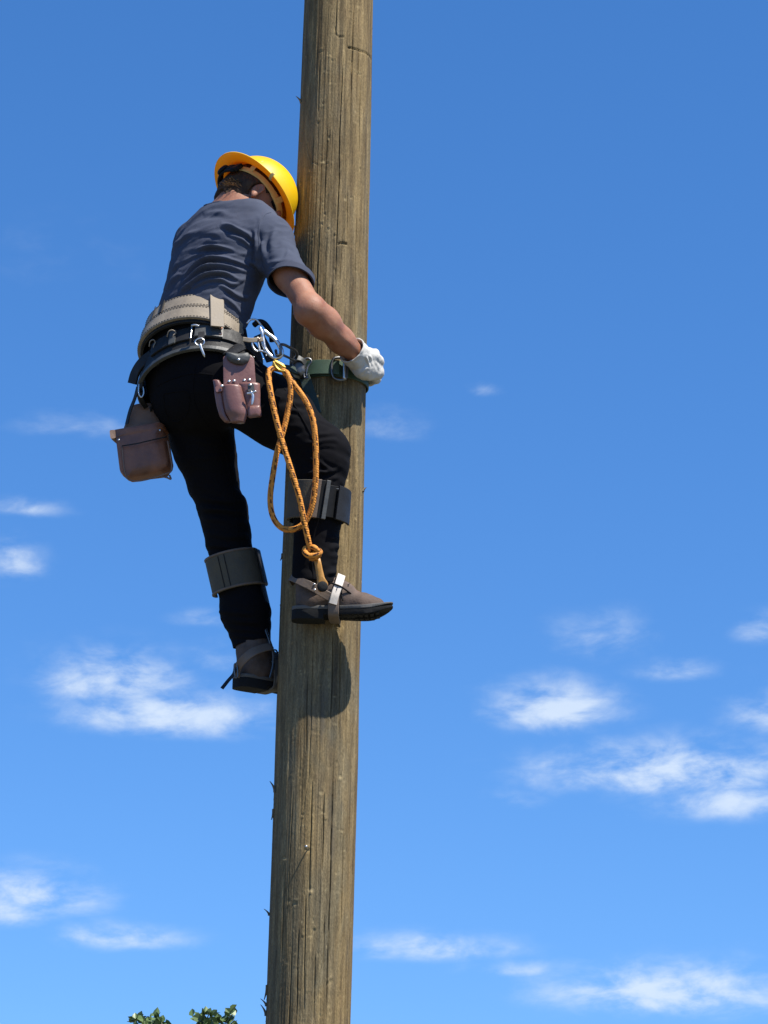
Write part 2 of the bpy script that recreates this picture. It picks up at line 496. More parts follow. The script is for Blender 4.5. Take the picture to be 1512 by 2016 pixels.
M = dict(
    skin=mat('skin', (.34, .165, .098), .55, .16, 26, .5, 260, sss=.1, spec=.35, col2=(.25, .098, .055), detail=9.),
    hair=mat('hair', (.060, .033, .017), .7, .5, 120, .8, 420, stretch=(1, 1, .3), spec=.2),
    shirt=mat('shirt_cotton', (.068, .077, .106), .9, .12, 9, .35, 700, spec=.15, col2=(.046, .052, .076), detail=12.),
    trousers=mat('black_work_trousers', (.0055, .0052, .0064), .95, .2, 60, .3, 700, spec=.1),
    yellow=mat('yellow_shell_plastic', (.90, .60, .004), .42, .04, 9, .12, 45, spec=.45, col2=(.78, .48, .006), detail=10.),
    lining=mat('pale_yellow_nylon', (.68, .50, .16), .6, .12, 60),
    blackplastic=mat('black_plastic', (.007, .007, .0075), .6, .2, 60, spec=.18),
    glove=mat('pale_leather_glove', (.60, .58, .53), .75, .16, 22, .35, 160, col2=(.42, .40, .355)),
    tan=mat('tan_leather', (.30, .245, .175), .7, .2, 26, .3, 180, col2=(.20, .16, .115)),
    blackleather=mat('black_leather', (.012, .012, .013), .55, .35, 25, .35, 140, col2=(.022, .021, .02), spec=.22),
    greyleather=mat('grey_leather', (.055, .056, .052), .5, .3, 30, .3, 160),
    pouch=mat('red_brown_leather', (.21, .10, .082), .36, .25, 22, .3, 130, col2=(.15, .068, .054)),
    bag=mat('brown_saddle_leather', (.30, .125, .066), .5, .3, 16, .4, 120, col2=(.12, .048, .026), detail=9.),
    bag2=mat('dull_brown_leather', (.25, .15, .10), .6, .3, 20, .3, 120, col2=(.13, .078, .052), detail=8.),
    steel=mat('galvanised_steel', (.62, .62, .60), .36, .15, 50, .1, 200, metal=1.),
    darksteel=mat('dark_steel', (.16, .16, .16), .4, .25, 50, .2, 200, metal=1.),
    copper=mat('copper_rivet', (.55, .3, .2), .4, .2, 80, metal=1.),
    brass=mat('gold_snap', (.62, .40, .07), .38, .15, 60, metal=.6),
    green=mat('green_webbing', (.035, .075, .045), .62, .2, 40, .4, 500),
    darkgreen=mat('dark_green_webbing', (.014, .032, .022), .6, .2, 40, .4, 500),
    boot=mat('brown_boot_leather', (.135, .095, .074), .8, .22, 26, .7, 110, col2=(.055, .040, .032), detail=10., spec=.25),
    sole=mat('black_rubber', (.013, .013, .013), .85, .3, 30, .4, 120, spec=.2),
    welt=mat('grey_midsole', (.10, .094, .085), .75, .25, 30, .3, 150),
    strapbrown=mat('worn_brown_strap', (.14, .10, .072), .7, .3, 24, .35, 160),
    strapwhite=mat('pale_strap_leather', (.55, .49, .42), .65, .2, 40, .25, 160),
    pad=mat('dark_khaki_pad', (.095, .080, .050), .8, .25, 18, .5, 160, col2=(.05, .045, .034), detail=8.),
    yellowstrap=mat('amber_handle', (.42, .20, .035), .45, .25, 26, .3, 90),
    leaf=mat('poplar_leaf', (.10, .15, .045), .45, .35, 3, spec=.5),
    bark=mat('pale_bark', (.3, .28, .22), .8, .3, 12, .5, 40),
    chip=mat('weathered_splinter', (.16, .125, .075), .9, .3, 40, .5, 200),
)

# rope: orange sheath with dark flecks woven in rows
m = M['rope'] = mat('orange_rope', (.64, .25, .04), .7, .25, 90, .5, 700, spec=.25)
nt = m.node_tree; b = nt.nodes['Principled BSDF']; old = b.inputs['Base Color'].links[0].from_socket
uvn = nd(nt, 'UVMap'); s = nd(nt, 'SeparateXYZ', {0: uvn})
row = math_(nt, 'ADD', math_(nt, 'MULTIPLY', s.outputs[0], 4.), math_(nt, 'MULTIPLY', s.outputs[1], 9.))
cell = math_(nt, 'FLOOR', row); fr = math_(nt, 'FRACT', row)
wob = nd(nt, 'TexNoise', {'Vector': nd(nt, 'TexCoord').outputs['Object'], 'Scale': 28., 'Detail': 2.}).outputs[0]
lng = math_(nt, 'FRACT', math_(nt, 'ADD', math_(nt, 'ADD', math_(nt, 'MULTIPLY', s.outputs[1], 38.), math_(nt, 'MULTIPLY', wob, 1.6)), math_(nt, 'MULTIPLY', cell, .47)))
fl = math_(nt, 'MULTIPLY', math_(nt, 'LESS_THAN', lng, .58), math_(nt, 'LESS_THAN', fr, .40))
mx = nd(nt, 'MixRGB', {0: math_(nt, 'MULTIPLY', fl, .93), 1: old, 2: (.03, .008, .006, 1)})
nt.links.new(mx.outputs[0], b.inputs['Base Color'])
# braid relief
tw = math_(nt, 'SINE', math_(nt, 'ADD', math_(nt, 'MULTIPLY', s.outputs[1], 900.), math_(nt, 'MULTIPLY', s.outputs[0], 12.566)))
bp = nd(nt, 'Bump', {'Height': tw, 'Strength': .5, 'Distance': .0006}); nt.links.new(bp.outputs[0], b.inputs['Normal'])

# translucent helmet shell
m = M['yellow']; nt = m.node_tree; b = nt.nodes['Principled BSDF']
tr = nd(nt, 'BsdfTranslucent', {'Color': (.9, .38, .0, 1)})
ms = nd(nt, 'MixShader', {0: .28, 1: b.outputs[0], 2: tr.outputs[0]})
nt.links.new(ms.outputs[0], nt.nodes['Material Output'].inputs[0])

# pole wood
m = M['wood'] = bpy.data.materials.new('weathered_pole_wood'); m.use_nodes = True; nt = m.node_tree; b = nt.nodes['Principled BSDF']
tc = nd(nt, 'TexCoord')
def wn(sc, st, det=6., ro=.6, dist=0.):
    return nd(nt, 'TexNoise', {'Vector': nd(nt, 'Mapping', {'Vector': tc.outputs['Object'], 'Scale': st}), 'Scale': sc, 'Detail': det, 'Roughness': ro, 'Distortion': dist}).outputs[0]
g1 = wn(55, (1, 1, .035)); g2 = wn(9, (1, 1, .22), 5, .55, .6); g3 = wn(160, (1, 1, .05), 4); g4 = wn(30, (1, 1, .5), 6, .65, .4)
c1 = nd(nt, 'MixRGB', {0: nd(nt, 'MapRange', {0: g1, 1: .32, 2: .68}), 1: (.082, .054, .023, 1), 2: (.250, .178, .080, 1)})
c2 = nd(nt, 'MixRGB', {0: nd(nt, 'MapRange', {0: g2, 1: .45, 2: .72, 3: 0, 4: .55}), 1: c1, 2: (.165, .142, .092, 1)})
c3 = nd(nt, 'MixRGB', {0: nd(nt, 'MapRange', {0: g4, 1: .55, 2: .75, 3: 0, 4: .5}), 1: c2, 2: (.125, .074, .034, 1)})
c4 = nd(nt, 'MixRGB', {0: nd(nt, 'MapRange', {0: g3, 1: .55, 2: .75, 3: 0, 4: .35}), 1: c3, 2: (.05, .035, .02, 1)})
g7 = wn(5, (1, 1, .45), 4, .6, .8)
c4 = nd(nt, 'MixRGB', {0: nd(nt, 'MapRange', {0: g7, 1: .5, 2: .7, 3: 0, 4: .6}), 1: c4, 2: (.12, .112, .075, 1)})
g5 = wn(330, (1, 1, .4), 4, .7); g6 = wn(70, (1, 1, .12), 6, .7, .8)
c4 = nd(nt, 'MixRGB', {0: 1., 1: c4, 2: nd(nt, 'MapRange', {0: g5, 1: .3, 2: .7, 3: .62, 4: 1.35}).outputs[0]}, blend_type='MULTIPLY')
c4 = nd(nt, 'MixRGB', {0: 1., 1: c4, 2: nd(nt, 'MapRange', {0: g6, 1: .3, 2: .7, 3: .6, 4: 1.4}).outputs[0]}, blend_type='MULTIPLY')
ca = nd(nt, 'Attribute', attribute_name='fresh')
c5 = nd(nt, 'MixRGB', {0: math_(nt, 'MULTIPLY', ca.outputs['Fac'], .75), 1: c4, 2: (.42, .33, .17, 1)})
cb = nd(nt, 'Attribute', attribute_name='dark_patch')
c6 = nd(nt, 'MixRGB', {0: cb.outputs['Fac'], 1: c5, 2: (.07, .062, .048, 1)})
nt.links.new(c6.outputs[0], b.inputs['Base Color']); b.inputs['Roughness'].default_value = .85; b.inputs['Specular IOR Level'].default_value = .25
hh = math_(nt, 'ADD', math_(nt, 'MULTIPLY', g1, .6), math_(nt, 'ADD', math_(nt, 'MULTIPLY', g3, .35), math_(nt, 'ADD', math_(nt, 'MULTIPLY', g4, .5), math_(nt, 'MULTIPLY', g5, .3))))
bp = nd(nt, 'Bump', {'Height': hh, 'Strength': .8, 'Distance': .005}); nt.links.new(bp.outputs[0], b.inputs['Normal'])

# ground
m = M['ground'] = bpy.data.materials.new('dry_gravel_ground'); m.use_nodes = True; nt = m.node_tree; b = nt.nodes['Principled BSDF']
tc = nd(nt, 'TexCoord')
a1 = nd(nt, 'TexNoise', {'Vector': tc.outputs['Object'], 'Scale': .35, 'Detail': 8., 'Roughness': .6})
a2 = nd(nt, 'TexNoise', {'Vector': tc.outputs['Object'], 'Scale': 22., 'Detail': 6., 'Roughness': .7})
k1 = nd(nt, 'MixRGB', {0: nd(nt, 'MapRange', {0: a1, 1: .42, 2: .6}), 1: (.13, .11, .075, 1), 2: (.07, .085, .035, 1)})
k2 = nd(nt, 'MixRGB', {0: nd(nt, 'MapRange', {0: a2, 1: .35, 2: .65, 3: 0, 4: .5}), 1: k1, 2: (.17, .15, .12, 1)})
nt.links.new(k2.outputs[0], b.inputs['Base Color']); b.inputs['Roughness'].default_value = .95
bp = nd(nt, 'Bump', {'Height': a2, 'Strength': .6, 'Distance': .03}); nt.links.new(bp.outputs[0], b.inputs['Normal'])

# ================================================================== setting
g = 2500.
tag(part('ground', [(-g, -g, 0), (g, -g, 0), (g, g, 0), (-g, g, 0)], [(0, 1, 2, 3)], M['ground'], smooth=False), kind='structure')

# ------------------------------------------------------------------ utility pole
POLE = thing('utility_pole', (0, 0, 0), 'tall weathered round wooden utility pole with splits and spur gouges', 'utility pole')


def prad(z):
    return np.interp(z, [0, 1.95, 3.4, 5.1, 9], [.122, .1175, .1165, .108, .096])


def pole_tz(px, py):
    """(angle, height) on the pole's surface at a photograph pixel"""
    z = P(px, py, 0)[2]
    for _ in range(6):
        r = float(prad(z)); x = P(px, py, -r * .8)[0]; a = math.acos(max(-.99, min(.99, x / r))); y = -r * sin(a); z = P(px, py, y)[2]
    return -a, z


NA = 390
zs = np.concatenate([np.linspace(-.5, 1.7, 90), np.arange(1.705, 5.4, .0042), np.linspace(5.41, 9, 90)])
th = np.radians(np.concatenate([np.linspace(-200, 20, 330, endpoint=False), np.linspace(20, 160, 60, endpoint=False)]))
TH, ZZ = np.meshgrid(th, zs); th_, z_ = TH.ravel(), ZZ.ravel()
cs = np.stack([np.cos(th_), np.sin(th_)], 1)
disp = .0034 * fbm(np.stack([cs[:, 0] * 2.2 + 5, cs[:, 1] * 2.2 + 5, z_ * 1.1], 1), 3)
disp += .0020 * fbm(np.stack([cs[:, 0] * 14 + 30, cs[:, 1] * 14 + 30, z_ * 2.2 + 9], 1), 3)
disp += .0012 * fbm(np.stack([cs[:, 0] * 34 + 50, cs[:, 1] * 34 + 50, z_ * 4. + 9], 1), 2)
fresh = np.zeros(len(z_)); dark_patch = np.zeros(len(z_))


def wrap(a): return (a + pi) % (2 * pi) - pi


def crack(t0, z0, z1, wd, dp, sl=0., seed=0.):
    """a drying split: narrow groove running up the grain"""
    zc = np.clip((z_ - z0) / (z1 - z0), 0, 1)
    m = np.nonzero((z_ > z0) & (z_ < z1))[0]
    path = t0 + sl * zc[m] + .07 * fbm(np.stack([z_[m] * 2.6 + seed, np.full(len(m), seed), z_[m] * 0], 1), 4)
    wd = wd * .55; d = np.abs(wrap(th_[m] - path)) * .115
    tp = np.clip(np.sin(zc[m] * pi), 0, 1) ** .5
    disp[m] -= dp * tp * np.clip(1.25 - d / wd, 0, 1)


def groove(pts, wd, dp):
    tz = crom([pole_tz(*p) for p in pts], 6)
    for (a0, z0), (a1, z1) in zip(tz, tz[1:]):
        m = np.nonzero((np.abs(z_ - (z0 + z1) / 2) < abs(z1 - z0) / 2 + wd * 3))[0]
        u = wrap(th_[m] - a0) * .115; v = z_[m] - z0; du, dv = wrap(a1 - a0) * .115, z1 - z0
        l2 = du * du + dv * dv + 1e-12; t = np.clip((u * du + v * dv) / l2, 0, 1)
        d = np.hypot(u - t * du, v - t * dv)
        disp[m] = np.minimum(disp[m], disp[m] - dp * np.clip(1.2 - d / wd, 0, 1) * .6)


def chipmark(t0, z0, wd, ht, dp, up=1, fr=.8):
    """spur gouge: a scooped notch with a lifted flake above it"""
    m = np.nonzero((np.abs(z_ - z0) < ht * 2.2) & (np.abs(wrap(th_ - t0)) * .115 < wd * 2.5))[0]
    u = wrap(th_[m] - t0) * .115 / wd; v = (z_[m] - z0) / ht * up
    e = np.exp(-u * u * 1.2) * np.clip(.55 + 1.5 * fbm(np.stack([u * 1.3 + t0 * 9, v * 1.3 + z0 * 31, u * 0 + .5], 1), 2), 0, 1.4)
    disp[m] += dp * e * (np.exp(-((v - .55) / .3) ** 2) * .8 - np.exp(-((v + .2) / .45) ** 2) * .9)
    fresh[m] = np.maximum(fresh[m], fr * e * np.exp(-((v - .1) / .5) ** 2))


for (a, b, c, d) in [(696, 0, 250, .0026), (706, 95, 160, .0024), (711, 160, 300, .0024), (674, 110, 560, .003), (664, 0, 70, .002), (722, 0, 60, .002),
                     (702, 420, 640, .0024), (716, 560, 700, .002), (690, 790, 960, .0026), (655, 1240, 1420, .0026), (672, 1250, 1450, .0024),
                     (657, 1480, 2010, .003), (616, 1540, 1760, .0026), (574, 1560, 1800, .002), (605, 1760, 1990, .0024), (640, 1800, 1900, .002), (676, 1640, 1830, .002),
                     (606, 1330, 1480, .002), (687, 980, 1120, .0022), (622, 1880, 2010, .0022), (645, 250, 420, .002), (632, 120, 220, .0018), (680, 1900, 2010, .002),
                     (590, 1830, 2000, .0022), (560, 1700, 1900, .002), (640, 1560, 1720, .002), (690, 1250, 1400, .002), (628, 440, 640, .002), (655, 560, 700, .002)]:
    t, z1 = pole_tz(a, b); t2, z0 = pole_tz(a - (c - b) * .035, c)
    crack(t, z0, z1, d, .008, 0., a * .37)
for k in range(38):
    crack(random.uniform(0, 2 * pi), zz := random.uniform(1.5, 5.2), zz + random.uniform(.08, .5), random.uniform(.0014, .0024), random.uniform(.003, .006), random.uniform(-.03, .03), k * 3.1)
for k in range(14):
    crack(random.uniform(0, 2 * pi), random.uniform(5.3, 6.5), random.uniform(7, 9), .003, .009, 0, k * 2.3)
groove([(684, 93), (700, 97), (716, 103), (727, 110), (733, 118)], .0028, .006)
groove([(660, 55), (664, 70), (678, 73)], .002, .004)
groove([(603, 280), (610, 312), (628, 326)], .0016, .003)
groove([(665, 480), (676, 478), (683, 481)], .003, .006)
groove([(612, 1500), (603, 1560), (590, 1640)], .0012, .002)
groove([(722, 830), (720, 870), (718, 900)], .0024, .005)
spur = [(632, 100), (648, 108), (655, 118), (636, 318), (645, 320), (655, 318), (648, 272), (628, 240), (680, 392), (694, 388), (702, 390), (700, 370), (706, 144), (698, 142),
        (648, 450), (660, 462), (640, 420), (636, 400), (634, 440), (660, 530), (700, 520), (690, 690), (610, 690), (640, 742), (612, 745), (690, 925), (684, 945), (700, 950), (704, 900),
        (684, 1150), (693, 1148), (700, 1020), (640, 1385), (616, 1437), (628, 1440), (648, 1510), (670, 1530), (662, 1500), (632, 1560), (606, 1672), (582, 1777), (612, 1752), (655, 1755),
        (666, 1756), (663, 1720), (672, 1636), (616, 1815), (597, 1845), (610, 1843), (582, 1877), (584, 1905), (607, 1955), (630, 1960), (645, 1935), (652, 1930), (634, 1998), (650, 1995),
        (620, 1830), (575, 1268), (600, 1270), (648, 1320), (630, 1350), (664, 1240), (596, 1605), (625, 1590), (635, 1600), (640, 1615), (560, 1690), (550, 1700)]
for k, (a, b) in enumerate(spur):
    t, z = pole_tz(a, b); chipmark(t, z, random.uniform(.003, .009), random.uniform(.005, .013), random.uniform(.0022, .0048), random.choice((1, 1, -1)), random.uniform(.25, .85))
for k in range(260):
    chipmark(random.uniform(0, 2 * pi), random.uniform(1.7, 5.3), random.uniform(.003, .009), random.uniform(.004, .016), random.uniform(.0006, .002), random.choice((1, -1)), random.uniform(0, .45))
for k in range(700):
    chipmark(random.uniform(-pi, 0), random.uniform(1.8, 5.25), random.uniform(.0016, .005), random.uniform(.003, .009), random.uniform(.0008, .0024), random.choice((1, 1, -1)), random.choice((0, 0, .3, .9)))
for (a, b, wx, wz, s) in [(640, 1400, .03, .12, .6), (630, 1360, .05, .07, .45), (630, 1560, .014, .06, .55), (655, 1680, .008, .12, .5), (682, 1800, .006, .08, .6), (684, 1880, .006, .06, .6),
                          (672, 1585, .008, .02, .5), (615, 1420, .02, .06, .45), (650, 1600, .012, .10, .4)]:
    t, z = pole_tz(a, b)
    q = np.exp(-(wrap(th_ - t) * .115 / wx) ** 2 - ((z_ - z) / wz) ** 2) * s
    m = q > .01
    q[m] *= np.clip(.5 + 1.6 * fbm(np.stack([th_[m] * 12, z_[m] * 14, z_[m] * 0 + a], 1), 3), 0, 1.3)
    dark_patch = np.maximum(dark_patch, q)  # grey-brown patches that darken the wood at chosen spots
rr = prad(z_) + disp
V = np.stack([cs[:, 0] * rr, cs[:, 1] * rr, z_], 1)
nz = len(zs); F = grid_faces(nz, NA)
top = len(V); V = np.vstack([V, [[0, 0, 9.02]]]); F += [((nz - 1) * NA + j, (nz - 1) * NA + (j + 1) % NA, top) for j in range(NA)]
part('pole_shaft', V, F, M['wood'], POLE, True, attrs={'fresh': np.append(fresh, 0), 'dark_patch': np.append(dark_patch, 0)})
# slivers lifted from the edge by climbing spurs
for (a, b, ln, up) in [(541, 1553, .030, 1), (542, 1606, .03, -1), (531, 1797, .018, 1), (526, 1990, .03, 1), (528, 1955, .04, -1), (591, 402, .03, -1), (594, 205, .02, 1), (589, 460, .04, -1),
                       (723, 968, .012, 1), (529, 1975, .02, 1), (555, 1340, .02, -1), (566, 1100, .02, -1)]:
    z = P(a, b, 0)[2]; left = a < 650
    for ang in ((pi + random.uniform(.05, .35)) if left else -random.uniform(.05, .3),):
        d = np.array([cos(ang), sin(ang), 0]); tn = np.array([-sin(ang), cos(ang), 0]); r = float(prad(z))
        n = 7; V = []; out = ln * (.55 if ln > .025 else .9) * (1 if up > 0 else .35)
        for i in range(n):
            t = i / (n - 1); c = d * (r - .001 + out * t ** 1.7) + np.array([0, 0, z + up * ln * (t - .5)])
            ww = .008 * (1 - t * .9); tt = .0045 * (1 - t * .75)
            V += [c - tn * ww - d * tt, c + tn * ww * .8 - d * tt, c + tn * ww + d * tt, c - tn * ww * .7 + d * tt]
        fixn(part('splinter', V, grid_faces(n, 4) + [(0, 1, 2, 3), tuple(4 * (n - 1) + k for k in range(4))], M['chip'], POLE, False))
# nail left sticking out
t, z = pole_tz(606, 1672); r = float(prad(z)); d = np.array([cos(t), sin(t), .15])
c0 = np.array([cos(t) * r, sin(t) * r, z])
nl = cable('nail', [c0 - d * .01, c0 + d * .012, c0 + d * .028], .0017, M['steel'], POLE, seg=8)
disc('nail_head', c0 + d * .028, d, .0032, .002, M['steel'], nl)

# ------------------------------------------------------------------ young tree far behind
def tree(base, tops, label):
    t = thing('poplar_tree', base, label, 'tree')
    base = np.array(base); H = np.mean([q[2] for q in tops])
    V, F, _ = tube(crom([base, base + [.03, 0, H * .25], base + [-.04, .02, H * .5], base + [.0, 0, H * .62]], 5), np.linspace(.085, .045, 16), 10)
    tr = fixn(part('trunk', V, F, M['bark'], t))
    fork = base + [0, 0, H * .6]; tips = []
    for q in tops:
        q = np.array(q); mid = fork * .5 + q * .5 + [random.uniform(-.1, .1), random.uniform(-.1, .1), 0]
        C = crom([fork - [0, 0, .05], mid, q], 7); V, F, _ = tube(C, np.linspace(.03, .003, len(C)), 6)
        fixn(part('limb', V, F, M['bark'], tr)); tips.append(C)
    for k in range(16):
        a = random.uniform(0, 2 * pi); h = H * random.uniform(.3, .68); r = random.uniform(.5, 1.0)
        s = base + [0, 0, h]; e = s + [cos(a) * r, sin(a) * r, random.uniform(.35, .8)]
        if e[2] > H * .9: e[2] = H * .9
        C = crom([s, s * .5 + e * .5 + [0, 0, .1], e], 5); V, F, _ = tube(C, np.linspace(.02, .003, len(C)), 5)
        fixn(part('limb', V, F, M['bark'], tr)); tips.append(C)
    LV, LF = [], []

    def leaf(c, s, dirv):
        n = unit(np.array([random.gauss(0, 1), random.gauss(0, 1) - .3, random.gauss(.4, .8)])); d = unit(dirv + np.array([random.gauss(0, .7), random.gauss(0, .7), random.gauss(-.2, .6)]))
        w_ = unit(np.cross(d, n)); n = np.cross(w_, d); k = len(LV)
        for a, b, h in ((0, 0, 0), (.3, .42, .1), (.62, .36, .08), (1, 0, -.05), (.62, -.36, .08), (.3, -.42, .1), (.45, 0, -.03)):
            LV.append(c + s * (d * a + w_ * b + n * h))
        LF.extend([(k, k + 1, k + 6), (k + 1, k + 2, k + 6), (k + 2, k + 3, k + 6), (k + 3, k + 4, k + 6), (k + 4, k + 5, k + 6), (k + 5, k, k + 6)])
    for C in tips[:len(tops)]:
        for p in C[3:]:
            dn = (C[-1][2] - p[2]); n_ = 4 + int(9 * min(dn, 1.2))
            for _ in range(n_):
                leaf(p + np.array([random.gauss(0, .04 + .13 * dn), random.gauss(0, .04 + .13 * dn), random.gauss(0, .03)]), random.uniform(.10, .17), np.array([0, 0, .2]))
        for _ in range(3): leaf(C[-1], random.uniform(.09, .14), np.array([random.gauss(0, .3), 0, 1.]))
    for C in tips[len(tops):]:
        for p in C[1:]:
            for _ in range(26): leaf(p + np.array([random.gauss(0, .17), random.gauss(0, .17), random.gauss(0, .15)]), random.uniform(.09, .16), np.array([0, 0, 0.]))
    part('crown', LV, LF, M['leaf'], t, False)
    return t


TY = 27.
tp = [P(a, b + 15, TY + dy) for a, b, dy in ((262, 1998, .1), (275, 1992, 0), (298, 1994, -.2), (308, 1990, .2), (318, 1998, .1), (290, 2000, .3), (392, 1990, .1), (404, 1982, 0), (416, 1984, -.2), (432, 1996, .3), (455, 1982, -.1), (462, 1988, .2), (445, 1998, 0))]
bx = P(360, 2016, TY)
tree((bx[0], TY, 0), tp, 'leafy young green poplar tree top behind the pole')

# ================================================================== the climber
def frame(psi, lam, side=0.):
    F = np.array([cos(psi) * cos(lam), sin(psi) * cos(lam), -sin(lam)]); R = np.array([sin(psi), -cos(psi), 0.])
    N = np.cross(R, F); R2 = R * cos(side) + N * sin(side)
    return R2, F, np.cross(R2, F)


PERSON = thing('person', P(500, 1362, -.05), 'climber in navy shirt, black trousers and work gloves clinging to the pole', 'person')
# joints
HIP_R, KNEE_R, ANK_R = P(445, 742, -.20), P(634, 888, -.215), P(617, 1150, -.165)
HIP_L, KNEE_L, ANK_L = P(366, 755, -.05), P(437, 1008, .01), P(500, 1280, .04)
SHO_R, ELB_R, WRI_R = P(530, 473, -.205), P(612, 611, -.335), P(703, 700, -.155)
SHO_L, ELB_L, WRI_L = P(388, 487, .0), P(392, 625, .10), P(470, 735, .06)
NECK = P(470, 412, -.095)
# head axes: right, forward, up (head bowed, looking down past the pole)
hu = unit([.58, .42, .70]); hf = np.array([.707, .29, -.645]); hf = unit(hf - hu * (hf @ hu)); hs_ = np.cross(hf, hu)
HM = np.stack([hs_, hf, hu], 1)
HC = P(494, 400, -.095)
hd = lambda x, y, z: HC + HM @ np.array([x, y, z])

TORSO = [(P(400, 770, -.12), *frame(.75, .2, .05)[:2], .158, .125),
         (P(392, 722, -.12), *frame(.8, .3, .12)[:2], .162, .125),
         (P(389, 655, -.125), *frame(.84, .38, .15)[:2], .152, .112),
         (P(416, 570, -.125), *frame(.86, .42, .1)[:2], .162, .115),
         (P(436, 505, -.115), *frame(.88, .5, .06)[:2], .176, .12),
         (P(452, 455, -.10), *frame(.9, .6, .03)[:2], .165, .095)]


def grown(nodes, g): return [(c, R, F, a + g, b + g) for c, R, F, a, b in nodes]


# ---- right hand closed round the pole: finger chains follow the shaft
def round_pole(ang, rad, z): return np.array([rad * cos(ang), rad * sin(ang), z])


zk = [P(742, yy, -.06)[2] for yy in (699, 712, 725, 737)]
fingers_r = []
for k, z in enumerate(zk):
    ln = (1., 1.08, 1.0, .82)[k]
    fingers_r.append([round_pole(radians(a), rad, z + dz) for a, rad, dz in
                      ((-52, .142, .0), (-22, .1505, .003), (-22 + 30 * ln, .1455, .010), (-22 + 58 * ln, .138, .018))])
thumb_r = [P(706, 712, -.165), P(719, 699, -.165), P(735, 702, -.145), P(746, 712, -.115)]
palm_r = [(P(704, 705, -.155), P(720, 723, -.125), .029, .031), (P(716, 716, -.14), P(738, 712, -.105), .026, .02), (P(716, 726, -.14), P(741, 733, -.105), .027, .018)]


def hand_sdf(palm, fingers, thumb, g=0., k=.008):
    fs = [cone(a, b, ra + g, rb + g) for a, b, ra, rb in palm]
    for i, f in enumerate(fingers):
        for j in range(3): fs.append(cone(f[j], f[j + 1], .0095 - .0006 * j + g, .0090 - .0006 * j + g))
    for j in range(3): fs.append(cone(thumb[j], thumb[j + 1], (.012, .0115, .0105)[j] + g, (.0115, .0105, .0095)[j] + g))
    return union(fs, k)


# ---- left hand, closed on the strap in front of the belly
lx = unit(WRI_L - ELB_L); lz = unit(np.cross(lx, [0, 0, 1.])); ly = np.cross(lz, lx)
lh = lambda a, b, c: WRI_L + lx * a + ly * b + lz * c
fingers_l = [[lh(.085, o, 0), lh(.118, o, -.012 * s), lh(.125, o, -.04), lh(.105, o * .9, -.055)] for o, s in ((.03, 1), (.010, 1.1), (-.010, 1), (-.03, .9))]
thumb_l = [lh(.03, .02, -.01), lh(.055, .045, -.022), lh(.085, .045, -.04), lh(.105, .03, -.05)]
palm_l = [(lh(0, 0, 0), lh(.045, 0, 0), .027, .032), (lh(.045, .016, 0), lh(.085, .026, 0), .02, .015), (lh(.045, -.014, 0), lh(.085, -.026, 0), .02, .015)]

# ---- body: one continuous surface
fs = [loft(grown(TORSO, -.012)), cone(P(452, 452, -.1), SHO_R, .075, .06), cone(P(452, 455, -.1), SHO_L, .075, .06),
      cone(NECK, P(455, 440, -.1), .061, .075), cone(NECK, hd(0, -.022, -.05), .061, .055), cone(NECK, SHO_R * .6 + NECK * .4, .05, .05), cone(NECK, SHO_L * .6 + NECK * .4, .05, .05)]
er = unit(ELB_R - SHO_R)
up_mid = SHO_R * .5 + ELB_R * .5
fs += [cone(SHO_R, up_mid, .050, .043), cone(up_mid, ELB_R, .0415, .037),
       cone(ELB_R, ELB_R * .74 + WRI_R * .26, .0385, .0425), cone(ELB_R * .74 + WRI_R * .26, ELB_R * .35 + WRI_R * .65, .0425, .034), cone(ELB_R * .35 + WRI_R * .65, WRI_R, .0335, .028),
       cone(ELB_R + np.array([-.014, .0, -.010]), ELB_R, .024, .03),
       cone(SHO_L, ELB_L, .052, .042), cone(ELB_L, ELB_L * .6 + WRI_L * .4, .041, .043), cone(ELB_L * .6 + WRI_L * .4, WRI_L, .042, .028),
       cone(HIP_R, KNEE_R, .088, .058), cone(KNEE_R, KNEE_R * .65 + ANK_R * .35, .056, .055), cone(KNEE_R * .65 + ANK_R * .35, ANK_R, .054, .038),
       cone(HIP_L, KNEE_L, .086, .056), cone(KNEE_L, KNEE_L * .65 + ANK_L * .35, .054, .054), cone(KNEE_L * .65 + ANK_L * .35, ANK_L, .053, .038),
       cone(ANK_R, ANK_R + np.array([.12, 0, -.045]), .036, .028), cone(ANK_L, ANK_L + np.array([.05, .10, -.045]), .036, .028)]
big = union(fs, .03)
# head: cranium, jaw, brow, nose, lips, chin, ears
head = union([ell(hd(0, -.008, .028), HM, (.076, .096, .088)), ell(hd(0, .03, -.045), HM, (.060, .066, .066)), cone(hd(-.035, .078, .012), hd(.035, .078, .012), .016, .016),
              cone(hd(0, .055, -.098), hd(0, .07, -.092), .022, .018), cone(hd(.05, .01, -.06), hd(.03, .05, -.09), .018, .018), cone(hd(-.05, .01, -.06), hd(-.03, .05, -.09), .018, .018)], .025)
feat = union([cone(hd(0, .090, -.005), hd(0, .112, -.034), .008, .011), cone(hd(-.014, .098, -.036), hd(.014, .098, -.036), .008, .008),
              cone(hd(-.02, .088, -.062), hd(.02, .088, -.062), .007, .007), cone(hd(-.018, .087, -.072), hd(.018, .087, -.072), .0075, .0075)], .006)
eyes = [cone(hd(s * .03, .086, .0), hd(s * .033, .086, 0), .013, .013) for s in (-1, 1)]


